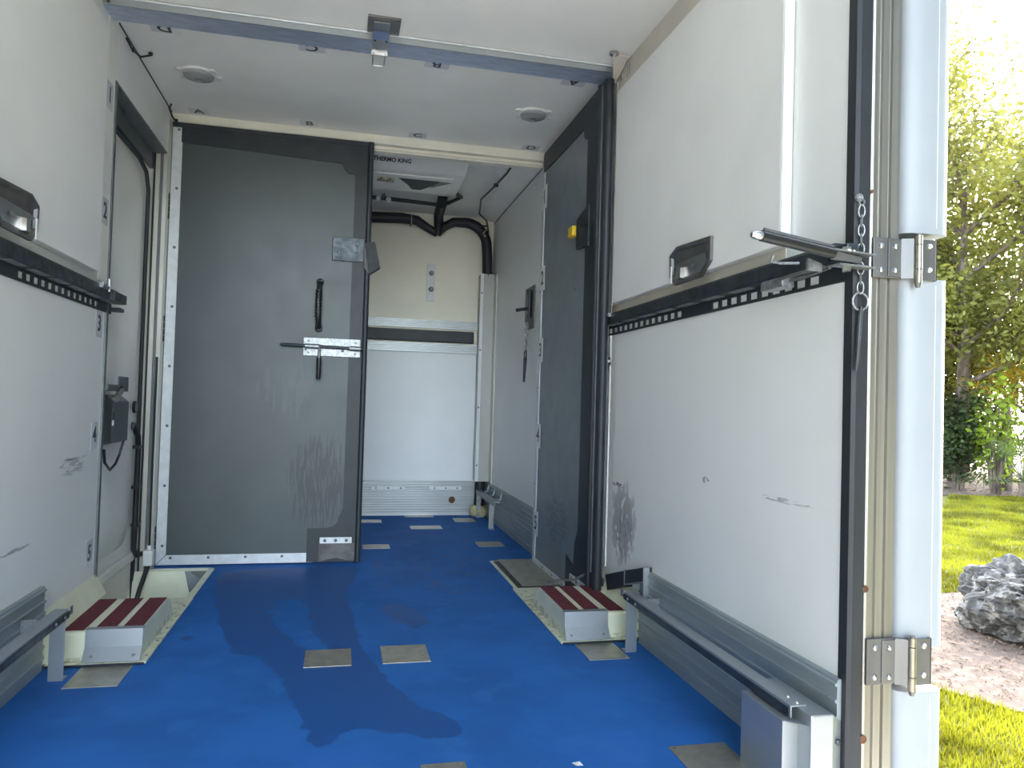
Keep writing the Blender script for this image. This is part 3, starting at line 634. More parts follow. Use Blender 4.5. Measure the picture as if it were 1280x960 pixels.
# ---------------------------------------------------------------- wheel-box covers (right built, left mirrored)
def mir(p): return (.256-p[0], p[1], p[2])
def wheelbox(side):
    R_ = side == 'right'
    def fix(mb):
        if not R_:
            mb.v = [mir(v) for v in mb.v]; mb.f = [f[::-1] for f in mb.f]
        return mb
    c = (1.09, 3.2, 0)
    t = thing('wheel_box', 'cream wheel-box step with red stripes against the %s wall' % side, 'step', c if R_ else mir(c))
    obj('flange', fix(MB().prism([(.925, 2.965, .001), (1.262, 2.965, .001), (1.262, 3.86, .001), (.925, 3.86, .001)], (0, 0, .010))), 'cream', t, bevel=.003)
    # body: front face slightly raked, top at z .115, far end sloping down
    pr = [(2.995, .010), (2.998, .110), (3.006, .118), (3.43, .122), (3.50, .085), (3.55, .010)]
    obj('body', fix(MB().prism([(.952, y, z) for y, z in pr], (.276, 0, 0))), 'cream', t, bevel=.005)
    obj('wall_skirt', fix(MB().prism([(1.226, 2.975, .010), (1.2755, 2.975, .010), (1.2755, 2.975, .205), (1.245, 2.975, .150), (1.228, 2.975, .118)], (0, .58, 0))), 'cream', t, bevel=.004)
    for x0 in (.955, 1.048, 1.150):
        obj('red_stripe', fix(MB().prism([(x0, 3.010, .1195), (x0+.068, 3.010, .1195), (x0+.068, 3.425, .1230), (x0, 3.425, .1230)], (0, 0, .002))), 'red', t)
    obj('step_nosing', fix(MB().prism([(.944, 2.994, .122), (.944, 2.990, .060), (.944, 2.955, .018), (.944, 2.952, .019), (.944, 2.986, .062), (.944, 2.989, .126), (.944, 3.02, .127), (.944, 3.02, .123)], (.194, 0, 0))), 'alu', t)
    rv = MB()
    for x in (.968, 1.110): rv.disc((x, 2.966, .034), (0, -1, .8), .007, .001, 10, .003)
    for y in (3.03, 3.2, 3.37, 3.54, 3.71): rv.disc((.938, y, .011), (0, 0, 1), .006, .001, 8, .002)
    for y in (3.05, 3.2, 3.35): rv.disc((1.262, y, .165), (-1, 0, .3), .007, .001, 8, .003)
    obj('rivet', fix(rv), 'galv', t, kind='stuff', smooth=True)
    obj('front_sealant', fix(MB().tube([(.93, 2.96, .006), (1.26, 2.96, .006)], .004, 6)), 'black', t)
    return t
wheelbox('right'); wheelbox('left')
# grey cover plate beyond the right wheel box
t = thing('well_cover', 'grey metal cover plate on the floor below the open grey door', 'plate', (1.08, 4.2, 0))
obj('cream_frame', B(.94, 1.262, 3.86, 4.56, .0, .006), 'cream', t)
obj('dark_gap', B(.957, 1.262, 3.87, 4.53, .006, .009), 'black', t)
obj('lid', MB().prism([(.985, 3.885, .012), (1.265, 3.885, .012), (1.265, 4.545, .012), (.985, 4.545, .012)], (0, 0, .004)), 'plate', t)
# dark trim boxes on the wall over the right wheel box
t = thing('wall_end_trim', 'pair of dark steel end covers on the right wall above the wheel box', 'trim', (1.26, 3.1, .2))
obj('cover', MB().prism([(1.236, 2.86, .335), (1.236, 3.055, .28), (1.236, 3.055, .222), (1.236, 2.86, .279)], (.04, 0, 0)), 'seal', t)
obj('cover', MB().prism([(1.236, 3.065, .276), (1.236, 3.30, .206), (1.236, 3.27, .140), (1.236, 3.065, .205)], (.04, 0, 0)), 'seal', t)
obj('bright_edge', MB().box(1.234, 1.237, 3.057, 3.063, .215, .285).prism([(1.236, 2.86, .274), (1.236, 2.86, .279), (1.236, 3.055, .222), (1.236, 3.055, .217)], (.03, 0, 0)).box(1.236, 1.262, 2.853, 2.858, .20, .335), 'alu', t)
solo('foil_bracket', MB().prism([(1.228, 3.44, .190), (1.24, 3.33, .175), (1.24, 3.33, .125), (1.232, 3.44, .13)], (.012, .02, 0)), 'galv', 'small crumpled shiny bracket at the foot of the right wall beside number 5', 'bracket')
solo('loose_strap', MB().tube([(1.02, 3.50, .128), (1.08, 3.52, .13), (1.15, 3.50, .135), (1.23, 3.46, .19)], .006, 6), 'rubberg', 'grey cord lying across the back of the right wheel box', 'cord', smooth=True)

# ---------------------------------------------------------------- rails by the kick plates
def rail(side):
    R_ = side == 'right'
    def fix(mb):
        if not R_: mb.v = [mir(v) for v in mb.v]; mb.f = [f[::-1] for f in mb.f]
        return mb
    t = thing('side_rail', 'low aluminium angle rail on a flat leg along the %s wall' % side, 'rail', (1.17, 2.3, 0) if R_ else (.256-1.17, 2.3, 0))
    obj('angle', fix(MB().prism([(1.150, 1.70, .243), (1.196, 1.70, .243), (1.196, 1.70, .239), (1.154, 1.70, .239), (1.154, 1.70, .212), (1.150, 1.70, .212)], (0, 1.15, 0))), 'alu', t)
    obj('dark_face', fix(B(1.147, 1.151, 1.705, 2.845, .214, .236)), 'dsteel', t)  # darker strip along the rail's outer face
    l_ = obj('leg', fix(MB().box(1.156, 1.204, 2.832, 2.837, .0, .239).box(1.156, 1.204, 2.837, 2.875, .0, .005)), 'alu', t, bevel=.001)
    obj('foot_bolt', fix(MB().disc((1.18, 2.857, .005), (0, 0, 1), .007, .003, 8, .002)), 'chrome', l_, smooth=True)
    obj('wall_clip', fix(MB().box(1.196, 1.256, 2.78, 2.786, .200, .205).box(1.196, 1.258, 2.74, 2.85, .198, .202).box(1.205, 1.258, 2.735, 2.74, .198, .240).box(1.196, 1.20, 2.74, 2.85, .198, .239)), 'galv', t)
    for y in (2.80, 2.72): obj('bolt', fix(MB().disc((1.149, y, .225), (-1, 0, 0), .007, .004, 8, .003)), 'galv', t, smooth=True)
    obj('end_lug', fix(MB().box(1.147, 1.151, 2.845, 2.875, .22, .248)), 'galv', t)
    # rear post
    p = thing('rail_end_post', 'boxy aluminium post at the rear end of the %s rail' % side, 'post', (1.19, 1.76, 0) if R_ else (.256-1.19, 1.76, 0))
    obj('housing', fix(MB().box(1.172, 1.238, 1.645, 1.90, 0, .238)), 'alu', p, bevel=.004)
    obj('inner_housing', fix(MB().box(1.128, 1.174, 1.70, 1.90, 0, .205).prism([(1.128, 1.70, .205), (1.174, 1.655, .205), (1.174, 1.90, .205), (1.128, 1.90, .205)], (0, 0, .003))), 'alu', p, bevel=.003)
    obj('flange', fix(MB().prism([(1.238, 1.648, 0), (1.238, 1.648, .234), (1.268, 1.66, .210), (1.268, 1.66, 0)], (0, .006, 0))), 'alu', p)
    for z in (.165, .085):
        obj('bolt', fix(MB().disc((1.254, 1.652, z), (0, -1, 0), .008, .003, 10, .003)), 'dsteel', p, smooth=True)
    for y in (1.715, 1.755): obj('top_bolt', fix(MB().disc((1.178, y, .243), (0, 0, 1), .006, .002, 8, .003)), 'chrome', p, smooth=True)
rail('right'); rail('left')

# ---------------------------------------------------------------- floor plates
FP = [(-.105, .070, 2.84, 3.03, 'bare metal floor plate, left one of the pair in the middle of the blue floor'),
      (.185, .367, 2.84, 3.04, 'bare metal floor plate, right one of the pair in the middle of the blue floor'),
      (.970, 1.150, 1.86, 2.03, 'bare metal floor plate nearest the rail end post'),
      (.243, .367, 1.86, 2.042, 'bare metal floor plate cut by the bottom edge of the photo'),
      (.980, 1.148, 2.762, 2.955, 'bare metal floor plate in front of the right wheel box'),
      (-.880, -.708, 2.756, 2.955, 'bare metal floor plate in front of the left wheel box'),
      (.170, .350, 5.02, 5.16, 'bare metal floor plate just past the closed grey door'),
      (.958, 1.140, 5.025, 5.20, 'bare metal floor plate before the low far rail'),
      (.557, .802, 5.75, 5.90, 'bare metal floor plate centred before the far wall'),
      (.168, .350, 6.07, 6.21, 'bare metal floor plate at the left foot of the far wall'),
      (.560, .805, 6.345, 6.43, 'thin bare metal floor plate against the far wall'),
      (.952, 1.125, 6.07, 6.26, 'bare metal floor plate at the right foot of the far wall')]
for x0, x1, y0, y1, lb in FP:
    t = thing('floor_plate', lb, 'plate', ((x0+x1)/2, (y0+y1)/2, 0), 'metal plates in the blue floor')
    obj('sheet', MB().box(x0, x1, y0, y1, .0, .003), 'plate', t, bevel=.0008)
    s_ = MB()
    for x in (x0+.014, x1-.014):
        for y in (y0+.014, y1-.014): s_.disc((x, y, .003), (0, 0, 1), .005, .0008, 8, .0015)
    obj('screw', s_, 'galv', t, kind='stuff', smooth=True)
solo('paper_scrap', MB().prism([(.66, 1.985, .001), (.68, 1.98, .006), (.686, 1.965, .002), (.668, 1.968, .001)], (0, 0, .001)), 'whitep', 'tiny white paper scrap lying on the blue floor', 'scrap')

# ---------------------------------------------------------------- far compartment
t = thing('evaporator_unit', 'white ceiling cooling unit with black printed name and warning stickers', 'cooling unit', (.1, 5.1, 2.5))
obj('shell', MB().prism([(-1.0, 4.76, 2.625), (-1.0, 4.76, H), (-1.0, 5.50, H), (-1.0, 5.48, 2.555), (-1.0, 5.42, 2.530), (-1.0, 4.98, 2.545)], (1.78, 0, 0)), 'soffit', t, bevel=.03)
def us(y): return 2.545-(y-4.98)*.015/.44 if y > 4.98 else 2.545+(4.98-y)*.364
obj('inner_frame', MB().prism([(-.9, 5.04, us(5.04)-.002), (.70, 5.04, us(5.04)-.002), (.70, 5.38, us(5.38)-.002), (-.9, 5.38, us(5.38)-.002)], (0, 0, -.012)), 'soffit', t, bevel=.006)
obj('air_opening', MB().prism([(.33, 5.10, us(5.1)-.0145), (.62, 5.10, us(5.1)-.0145), (.57, 5.22, us(5.22)-.0145), (.50, 5.32, us(5.32)-.0145), (.44, 5.32, us(5.32)-.0145), (.40, 5.22, us(5.22)-.0145)], (0, 0, -.001)), 'black', t)
obj('fan_guard', MB().prism([(.62, 5.10, us(5.1)-.0145), (.70, 5.11, us(5.1)-.0145), (.57, 5.25, us(5.25)-.0145), (.57, 5.22, us(5.22)-.0145)], (0, 0, -.001)), 'frame', t)
tb = text_mb('e THERMO KING', .037, (.258, 4.885, us(4.885)-.003), (1, 0, 0), (0, -1.5, .546), bold=.0012)
obj('lettering', tb, 'ink', t)
ws = obj('warning_sticker', MB().prism([(.185, 5.105, us(5.105)-.0145), (.305, 5.105, us(5.105)-.0145), (.305, 5.20, us(5.2)-.0145), (.185, 5.20, us(5.2)-.0145)], (0, 0, -.001)), 'warn', t)
for i, x in enumerate((.215, .275)):
    yy, zz = 5.152, us(5.152)-.017
    tri = [Vector((x-.026, yy-.036, us(yy-.036)-.0165)), Vector((x+.026, yy-.036, us(yy-.036)-.0165)), Vector((x, yy+.034, us(yy+.034)-.0165))]
    tri = [Vector((x-.026, yy+.034, us(yy+.034)-.0165)), Vector((x+.026, yy+.034, us(yy+.034)-.0165)), Vector((x, yy-.036, us(yy-.036)-.0165))]
    obj('warning_triangle', MB().tube(tri, .0028, 6, True).tube([(x, yy-.014, zz), (x, yy+.010, zz)], .0035, 6).disc((x, yy+.022, zz), (0, 0, -1), .004, .001, 6), 'ink', ws)
obj('support_arm', MB().tube([(.775, 5.44, 2.555), (.86, 5.70, 2.60), (.78, 5.92, 2.60)], .016, 8), 'blackp', t, smooth=True)
# hoses on the far wall
YH = 6.36
t = thing('refrigerant_hose', 'thick black insulated hose curving along the top of the far wall', 'hose', (1.2, YH, 2.1))
pts = [(-.95, YH, 2.53), (.10, YH, 2.54), (.45, YH, 2.56), (.58, YH, 2.55), (.68, YH, 2.49), (.76, YH, 2.45)]
obj('left_run', MB().tube(pts, [.048, .048, .046, .042, .036, .034], 12), 'hose', t, smooth=True)
a = [(.76, YH, 2.45), (.82, YH, 2.515), (.90, YH, 2.56), (1.0, YH, 2.565)]
a += [(1.0+.20*math.sin(math.radians(q)), YH, 2.365+.20*math.cos(math.radians(q))) for q in range(10, 91, 10)] + [(1.208, YH, 2.25), (1.212, YH, 2.10)]
obj('right_run', MB().tube(a, [.034, .038, .042, .044]+[.046]*(len(a)-4), 12), 'hose', t, smooth=True)
obj('riser', MB().tube([(.765, YH-.01, 2.43), (.765, YH-.03, 2.54), (.755, YH-.10, 2.592), (.735, YH-.46, 2.592), (.735, YH-.50, 2.636)], [.030, .040, .042, .042, .040], 12), 'hose', t, smooth=True)
for x, z in ((.53, 2.545), (1.17, 2.49)):
    obj('clamp', MB().torus((x, YH, z), (0, 1, 0), ((0, 0, 1) if x < 1 else (.6, 0, .8)), .050, .005, 14, 6).disc((x+.0, YH-.045, z-.04), (0, -1, 0), .008, .02, 8), 'galv', t, smooth=True)
t = thing('thin_pipe', 'thin black pipe under the ceiling in front of the thick hose', 'pipe', (.3, 5.98, 2.55))
obj('run', MB().tube([(-.95, 5.95, 2.60), (.3, 5.95, 2.605), (.75, 5.95, 2.59)], .016, 10), 'hose', t, smooth=True)
obj('valve', MB().tube([(.27, 5.95, 2.60), (.27, 5.93, 2.64)], .014, 8).disc((.23, 5.94, 2.60), (0, -1, -.3), .020, .02, 10).disc((.31, 5.94, 2.595), (0, -1, -.3), .022, .02, 10), 'frame', t, smooth=True)
solo('sensor_wire', MB().tube([(1.085, 4.80, 2.63), (1.07, 5.0, 2.60), (1.03, 5.3, 2.575), (1.0, 5.6, 2.57), (1.04, 5.85, 2.58), (1.06, 6.0, 2.56), (1.17, 6.25, 2.57), (1.21, 6.40, 2.56), (1.22, 6.41, 2.50), (1.20, 6.40, 2.42)], .007, 6)
     .tube([(1.21, 6.40, 2.56), (1.08, 6.40, 2.555), (.98, 6.38, 2.53)], .007, 6).disc((1.045, 5.25, 2.575), (0, 0, 1), .018, .02, 8), 'blackp', 'thin black wire along the ceiling above the far compartment right wall', 'wire', smooth=True)
t = thing('corner_duct', 'grey steel cable duct standing in the far right corner', 'duct', (1.22, 6.38, .3))
obj('cover', MB().box(1.152, 1.272, 6.315, 6.455, .31, 2.12), 'duct', t, bevel=.004)
obj('face', MB().box(1.176, 1.272, 6.308, 6.316, .31, 2.10), 'frame', t).data.materials[0] = M['duct']
obj('edge_strip', MB().box(1.146, 1.174, 6.306, 6.314, .31, 2.12), 'panel_edge', t)
obj('wall_strip', MB().box(1.266, 1.274, 6.20, 6.30, .30, 2.10), 'jamb', t)
rv = MB()
for z in (.45, .95, 1.45, 1.95): rv.disc((1.158, 6.306, z), (0, -1, 0), .008, .002, 8, .002)
obj('rivet', rv, 'frame', t, kind='stuff')
solo('hose_stub', MB().tube([(1.205, 6.38, .33), (1.205, 6.38, .20), (1.20, 6.38, .03)], .045, 12), 'hose', 'black hose dropping from the corner duct to the floor', 'hose', smooth=True)
fm = MB()
for c in ((1.16, 6.36, .05, .05), (1.22, 6.33, .045, .05), (1.25, 6.37, .05, .045)):
    mbs = []
    for i in range(7):
        th = PI*(i+.5)/7; mbs.append(((c[0], c[1], c[2]+c[3]*math.cos(th)), c[3]*math.sin(th)*(1+.12*math.sin(i*5+c[0]*40))))
    fm.tube([m_[0] for m_ in mbs][::-1], [m_[1] for m_ in mbs][::-1], 10)
solo('foam_lump', fm, 'foam', 'pale yellow sealing foam lump around the hose at the far corner floor', 'foam', smooth=True)
t = thing('knob_plate', 'pale plate with two round knobs on the far wall', 'plate', (.73, YF, 1.87))
obj('plate', B(.692, .765, YF-.014, YF-.003, 1.87, 2.20), 'whitep', t, bevel=.003)
for z in (2.115, 1.975): obj('knob', MB().disc((.73, YF-.014, z), (0, -1, 0), .022, .012, 14, .008), 'galv', t, smooth=True)
for x0, x1, lb in ((.27, .56, 'white drilled bracket bar on the left of the far kick plate'), (.77, 1.05, 'white drilled bracket bar on the right of the far kick plate')):
    t = thing('bracket_bar', lb, 'bracket', ((x0+x1)/2, YF-.03, .22), 'bars on the far kick plate')
    obj('bar', B(x0, x1, YF-.052, YF-.024, .225, .255), 'aluw', t, bevel=.003)
    for i in range(3): obj('bolt', MB().disc((x0+.04+(x1-x0-.08)*i/2, YF-.052, .24), (0, -1, 0), .008, .002, 8, .002), 'frame', t, smooth=True)
k_ = obj('scorch_mark', MB().disc((.97, YF-.026, .135), (0, -1, 0), .03, .001, 14), 'rust', kf)
# low rail in the far compartment
t = thing('far_rail', 'short low galvanised rail on two legs by the far right kick plate', 'rail', (1.2, 6.0, 0))
obj('angle', MB().prism([(1.165, 5.55, .235), (1.21, 5.55, .235), (1.21, 5.55, .23), (1.17, 5.55, .23), (1.17, 5.55, .20), (1.165, 5.55, .20)], (0, .78, 0)), 'galv', t)
obj('leg', MB().box(1.165, 1.205, 5.74, 5.745, 0, .232).box(1.165, 1.205, 5.70, 5.74, 0, .004), 'galv', t); obj('leg', MB().box(1.165, 1.205, 6.30, 6.305, 0, .232), 'galv', t)
for y in (5.68, 5.95, 6.2): obj('lug', MB().tube([(1.215, y, .235), (1.24, y, .235), (1.25, y, .29)], .007, 8), 'galv', t, smooth=True)
# latch plate on the far right wall
t = thing('keeper_plate', 'galvanised latch keeper plate with pin on a chain beyond the open grey door', 'latch', (1.27, 5.02, 1.52))
obj('plate', B(1.268, 1.276, 4.90, 5.16, 1.52, 1.82), 'stain', t, bevel=.002)
obj('keeper', MB().tube([(1.258, 4.99, 1.79), (1.258, 4.99, 1.60)], .010, 8).tube([(1.27, 5.03, 1.67), (1.22, 5.08, 1.665), (1.19, 5.10, 1.66)], [.014, .012, .014], 8).disc((1.268, 5.08, 1.79), (-1, 0, 0), .014, .006, 8).disc((1.268, 5.08, 1.62), (-1, 0, 0), .014, .006, 8), 'dsteel', t, smooth=True)
def chain(parent, p0, p1, n, L, r, m='galv'):
    p0, p1 = Vector(p0), Vector(p1); d = (p1-p0); st = d/n; u = d.normalized()
    ax = (Vector((1, 0, 0)), Vector((0, 1, 0)))
    for i in range(n):
        c = p0+st*(i+.5)
        obj('chain_link', MB().torus(c, u, (ax[i % 2]*.8+ax[1-i % 2]*(.45 if i % 2 else -.45)), L, r, 14, 6, L*.46), m, parent, smooth=True)
chain(t, (1.25, 5.03, 1.56), (1.25, 5.04, 1.37), 6, .022, .004)
obj('pin_ring', MB().torus((1.25, 5.04, 1.345), (0, 1, 0), (0, 0, 1), .028, .005, 18, 6), 'dsteel', t, smooth=True)
obj('pin', MB().tube([(1.25, 5.04, 1.32), (1.25, 5.06, 1.15)], [.013, .008], 8), 'dsteel', t, smooth=True)

# ---------------------------------------------------------------- rear frame and outer door
YQ = 1.66
sl = struct('trim_21', MB().prism([(1.272, YQ+.02, -.2), (1.272, YQ-.012, -.2), (1.282, YQ-.018, -.2), (1.312, YQ-.018, -.2), (1.320, YQ-.010, -.2), (1.320, YQ+.02, -.2)], (0, 0, 3.0)), 'seal')
prof = [(1.320, .02), (1.320, -.012), (1.326, -.014), (1.340, -.013), (1.343, -.006), (1.350, -.006), (1.353, -.012), (1.372, -.012), (1.375, -.004), (1.380, -.004), (1.383, -.011), (1.408, -.011), (1.412, .0), (1.412, .02)]
pf = struct('trim_22', MB().prism([(x, YQ+y, -.2) for x, y in prof], (0, 0, 3.0)), 'post')
obj('rust_spot', MB().disc((1.321, YQ-.016, .55), (0, -1, 0), .009, .001, 10).disc((1.321, YQ-.016, .17), (0, -1, 0), .011, .001, 10).disc((1.321, YQ-.016, 1.575), (0, -1, 0), .005, .001, 10), 'rust', pf)
struct('trim_23', MB().box(XL-T, 1.42, 1.60, YQ-.001, -.12, -.003), 'alu')
t = thing('rear_door', 'white insulated rear door leaf folded back outside the right wall', 'door', (1.48, 2.2, -.2))
dp = [(1.414, .03), (1.416, -.004), (1.424, -.014), (1.440, -.022), (1.470, -.027), (1.525, -.028), (1.540, -.026), (1.549, -.018), (1.552, -.006), (1.552, .16), (1.414, .16)]
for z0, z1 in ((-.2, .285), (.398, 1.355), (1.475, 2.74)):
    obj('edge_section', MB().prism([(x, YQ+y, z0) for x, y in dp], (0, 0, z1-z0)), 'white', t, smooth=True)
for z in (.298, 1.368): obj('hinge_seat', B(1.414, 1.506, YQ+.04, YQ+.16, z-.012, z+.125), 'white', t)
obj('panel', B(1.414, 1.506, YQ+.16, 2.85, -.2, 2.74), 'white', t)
obj('edge_groove', MB().box(1.508, 1.510, YQ-.0290, YQ-.0275, -.2, .27).box(1.508, 1.510, YQ-.0290, YQ-.0275, .41, 1.34).box(1.508, 1.510, YQ-.0290, YQ-.0275, 1.49, 2.74), 'shell', t)
# left side of the rear frame, same sections mirrored
def mirp(pts): return [mir(p) for p in pts]
struct('trim_24', MB().prism(mirp([(1.272, YQ+.02, -.2), (1.272, YQ-.012, -.2), (1.282, YQ-.018, -.2), (1.312, YQ-.018, -.2), (1.320, YQ-.010, -.2), (1.320, YQ+.02, -.2)]), (0, 0, 3.0)), 'seal')
struct('trim_25', MB().prism(mirp([(x, YQ+y, -.2) for x, y in prof]), (0, 0, 3.0)), 'post')
t = thing('rear_door', 'second white rear door leaf folded back outside the left wall', 'door', (-1.22, 2.2, -.2))
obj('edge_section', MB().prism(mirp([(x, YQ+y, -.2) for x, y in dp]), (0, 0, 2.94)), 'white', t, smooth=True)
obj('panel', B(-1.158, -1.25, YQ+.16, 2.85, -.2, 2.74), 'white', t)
def hinge(z0, z1, label):
    t = thing('door_hinge', label, 'hinge', (1.43, YQ-.03, z0), 'stainless hinges of the rear door')
    obj('frame_leaf', MB().box(1.324, 1.412, YQ-.022, YQ-.015, z0, z1), 'stain', t, bevel=.001)
    obj('frame_rib', MB().box(1.366, 1.410, YQ-.026, YQ-.021, z0+.004, z1-.004), 'stain', t, bevel=.001)
    obj('link_plate', MB().prism([(1.404, YQ-.026, z0), (1.404, YQ-.020, z0), (1.438, YQ-.038, z0), (1.438, YQ-.044, z0)], (0, 0, z1-z0)), 'stain', t)
    for a, b in ((z0-.012, z0+.022), (z0+.024, z1-.018), (z1-.016, z1+.006)):
        obj('knuckle', MB().tube([(1.440, YQ-.044, a), (1.440, YQ-.044, b)], .0100, 16), 'hpin', t, smooth=True)
    obj('pin_nut', MB().tube([(1.440, YQ-.044, z0-.024), (1.440, YQ-.044, z0-.012)], [.0055, .009], 10).tube([(1.440, YQ-.044, z1+.006), (1.440, YQ-.044, z1+.011)], .007, 10), 'stain', t, smooth=True)
    obj('door_leaf_plate', MB().box(1.448, 1.500, YQ-.038, YQ-.033, z0-.002, z1), 'stain', t, bevel=.001)
    obj('door_leaf_edge', MB().box(1.499, 1.505, YQ-.036, YQ+.05, z0-.002, z1), 'seal', t)
    for x in (1.346, 1.386):
        for z in (z0+.020, z1-.022):
            obj('bolt', MB().disc((x, YQ-(.022 if x < 1.36 else .026), z), (0, -1, 0), .0075, .003, 12, .004), 'chrome', t, smooth=True)
    for z in (z0+.024, z1-.018): obj('bolt', MB().disc((1.478, YQ-.038, z), (0, -1, 0), .0075, .003, 12, .004), 'chrome', t, smooth=True)
hinge(1.352, 1.456, 'stainless rear door hinge level with the lever latch')
hinge(.308, .424, 'stainless rear door hinge low down beside the low rail')
# chain with ring and pin
t = thing('chain_pin', 'steel locking pin and ring hanging on a chain from the black seal', 'pin', (1.279, YQ-.03, 1.07))
XC, YC = 1.279, YQ-.032
obj('anchor', MB().disc((XC, YQ-.018, 1.553), (0, -1, 0), .011, .006, 12, .006).torus((XC, YC, 1.540), (1, 0, 0), (0, 0, 1), .008, .002, 12, 6), 'galv', t, smooth=True)
chain(t, (XC, YC, 1.528), (XC, YC, 1.307), 9, .0160, .0018)
obj('pin_ring', MB().torus((XC, YC, 1.284), (1, 0, 0), (0, 0, 1), .0225, .0026, 24, 8), 'galv', t, smooth=True)
obj('pin', MB().tube([(XC, YC-.003, 1.270), (XC-.001, YC, 1.24), (XC-.006, YC, 1.14), (XC-.008, YC, 1.112), (XC-.009, YC, 1.104)], [.006, .0065, .0055, .004, .001], 12), 'dsteel', t, smooth=True)

# ---------------------------------------------------------------- outdoors
ZG = -.8
def blob(cx, cy, a, b, rot, n=28, wob=.18, seed=0):
    rnd = random.Random(seed); ph = [rnd.uniform(0, 6) for _ in range(3)]; out = []
    for i in range(n):
        t_ = 2*PI*i/n; k = 1+wob*(math.sin(2*t_+ph[0])*.5+math.sin(3*t_+ph[1])*.3+math.sin(5*t_+ph[2])*.2)
        x, y = a*k*math.cos(t_), b*k*math.sin(t_); out.append((cx+x*math.cos(rot)-y*math.sin(rot), cy+x*math.sin(rot)+y*math.cos(rot)))
    return out
g = struct('ground', MB().add([(-90, -90, ZG), (120, -90, ZG), (120, 120, ZG), (-90, 120, ZG)], [(0, 1, 2, 3)]), 'soil')
struct('driveway', MB().add([(-6, -40, ZG+.012), (2.7, -40, ZG+.012), (2.7, 14, ZG+.012), (-6, 14, ZG+.012)], [(0, 1, 2, 3)]), 'drive')
beds = {'near': [(3.2, 2.6), (5.2, 3.0), (8.2, 4.6), (12, 5.4), (12, 7.4), (8.6, 7.0), (6.7, 6.35), (5.0, 6.5), (3.9, 6.1), (3.3, 4.9)],
        'far': [(8, 15.0), (12, 14.2), (15.4, 13.7), (20, 12.6), (34, 12), (34, 34), (8, 34)]}
beds['near'] = [(3.4, 6.6), (3.55, 5.0), (3.75, 4.28), (3.95, 3.95), (4.05, 3.72), (4.6, 3.3), (6.0, 3.0), (12, 4.0), (12, 6.4), (8.0, 6.6), (6.6, 6.35), (5.8, 6.25), (5.0, 6.9)]
for k, b in beds.items():
    struct('mulch_bed', MB().add([(x, y, ZG+(.018 if k == 'near' else .015)) for x, y in b], [tuple(range(len(b)))]), 'mulch')
def blades(name, n, region, avoid, hmin, hmax, w, m, label, seed):
    rnd = random.Random(seed); mb = MB(); v = mb.v; f = mb.f
    x0, x1, y0, y1 = region; c = 0
    while c < n:
        d_ = rnd.random()**1.6; y = y0+(y1-y0)*d_; xc = 1.02*y
        x = xc-.9+rnd.random()*(1.9+.42*y)
        if any(pip((x, y), b) for b in avoid): c += 1; continue
        k = .75+.5*noise.noise(Vector((x*1.7, y*1.7, 0)))
        h = rnd.uniform(hmin, hmax)*max(.3, k); a = rnd.uniform(0, 2*PI); l = rnd.uniform(.1, .8)*h; ww = w*(1+.12*y)
        dx, dy = math.cos(a), math.sin(a); i = len(v)
        lx, ly = rnd.uniform(-1, 1)*l, rnd.uniform(-1, 1)*l
        v += [(x-dx*ww, y-dy*ww, ZG), (x+dx*ww, y+dy*ww, ZG), (x+lx, y+ly, ZG+h)]; f.append((i, i+1, i+2)); c += 1
    o = obj(name, mb, m, kind='stuff'); o['label'] = label; o['category'] = 'grass'
blades('lawn_grass', 110000, (0, 0, 2.7, 15.5), [beds['near'], beds['far']], .04, .085, .004, 'grass', 'sunlit yellow-green lawn grass beside the driveway', 3)
mb = MB(); rnd = random.Random(4)
for i in range(9000):
    if i % 3: x, y = rnd.uniform(3.4, 9), rnd.uniform(3, 7)
    else:
        y = rnd.uniform(12.5, 19); x = y*1.0+rnd.uniform(-2.5, 4)
    if not any(pip((x, y), b) for b in beds.values()): continue
    a = rnd.uniform(0, PI); s = rnd.uniform(.008, .028)*(1 if y < 9 else 2); k = len(mb.v); dx, dy = math.cos(a)*s, math.sin(a)*s
    mb.v += [(x-dx, y-dy, ZG+.02), (x+dy*.35, y-dx*.35, ZG+.025+rnd.random()*.012), (x+dx, y+dy, ZG+.02+rnd.random()*.02), (x-dy*.35, y+dx*.35, ZG+.03)]; mb.f.append((k, k+1, k+2, k+3))
o = obj('mulch_chips', mb, 'chip', kind='stuff'); o['label'] = 'brown bark mulch chips scattered around the grey rock'; o['category'] = 'mulch'

# coral rock
def rock(name, c, R, label, seed, sub=5):
    import bmesh
    bm = bmesh.new(); bmesh.ops.create_icosphere(bm, subdivisions=sub, radius=1)
    off = Vector((seed*3.1, seed, 0))
    for v in bm.verts:
        n = v.co.normalized(); p = n*1.0
        k = 1+.22*noise.noise(p*1.6+off)+.14*noise.noise(p*4+off)
        cell = noise.voronoi(p*6.5+off)[0]; cell2 = noise.voronoi(p*15+off)[0]
        k -= .34*max(0, .52-cell[0]*1.5)+.20*max(0, .5-cell2[0]*1.4)
        k += .05*noise.noise(p*16+off)
        v.co = Vector((n.x*R[0], n.y*R[1], max(n.z, -.35)*R[2]))*k
    me = bpy.data.meshes.new(name); bm.to_mesh(me); bm.free(); me.materials.append(M['rock'])
    o = bpy.data.objects.new(name, me); COL.objects.link(o); o.location = c
    o['label'] = label; o['category'] = 'rock'; return o
rock('coral_rock', (5.62, 4.93, ZG+.20), (.50, .60, .42), 'pitted grey coral rock lying in the mulch beside the lawn', 2, 6)

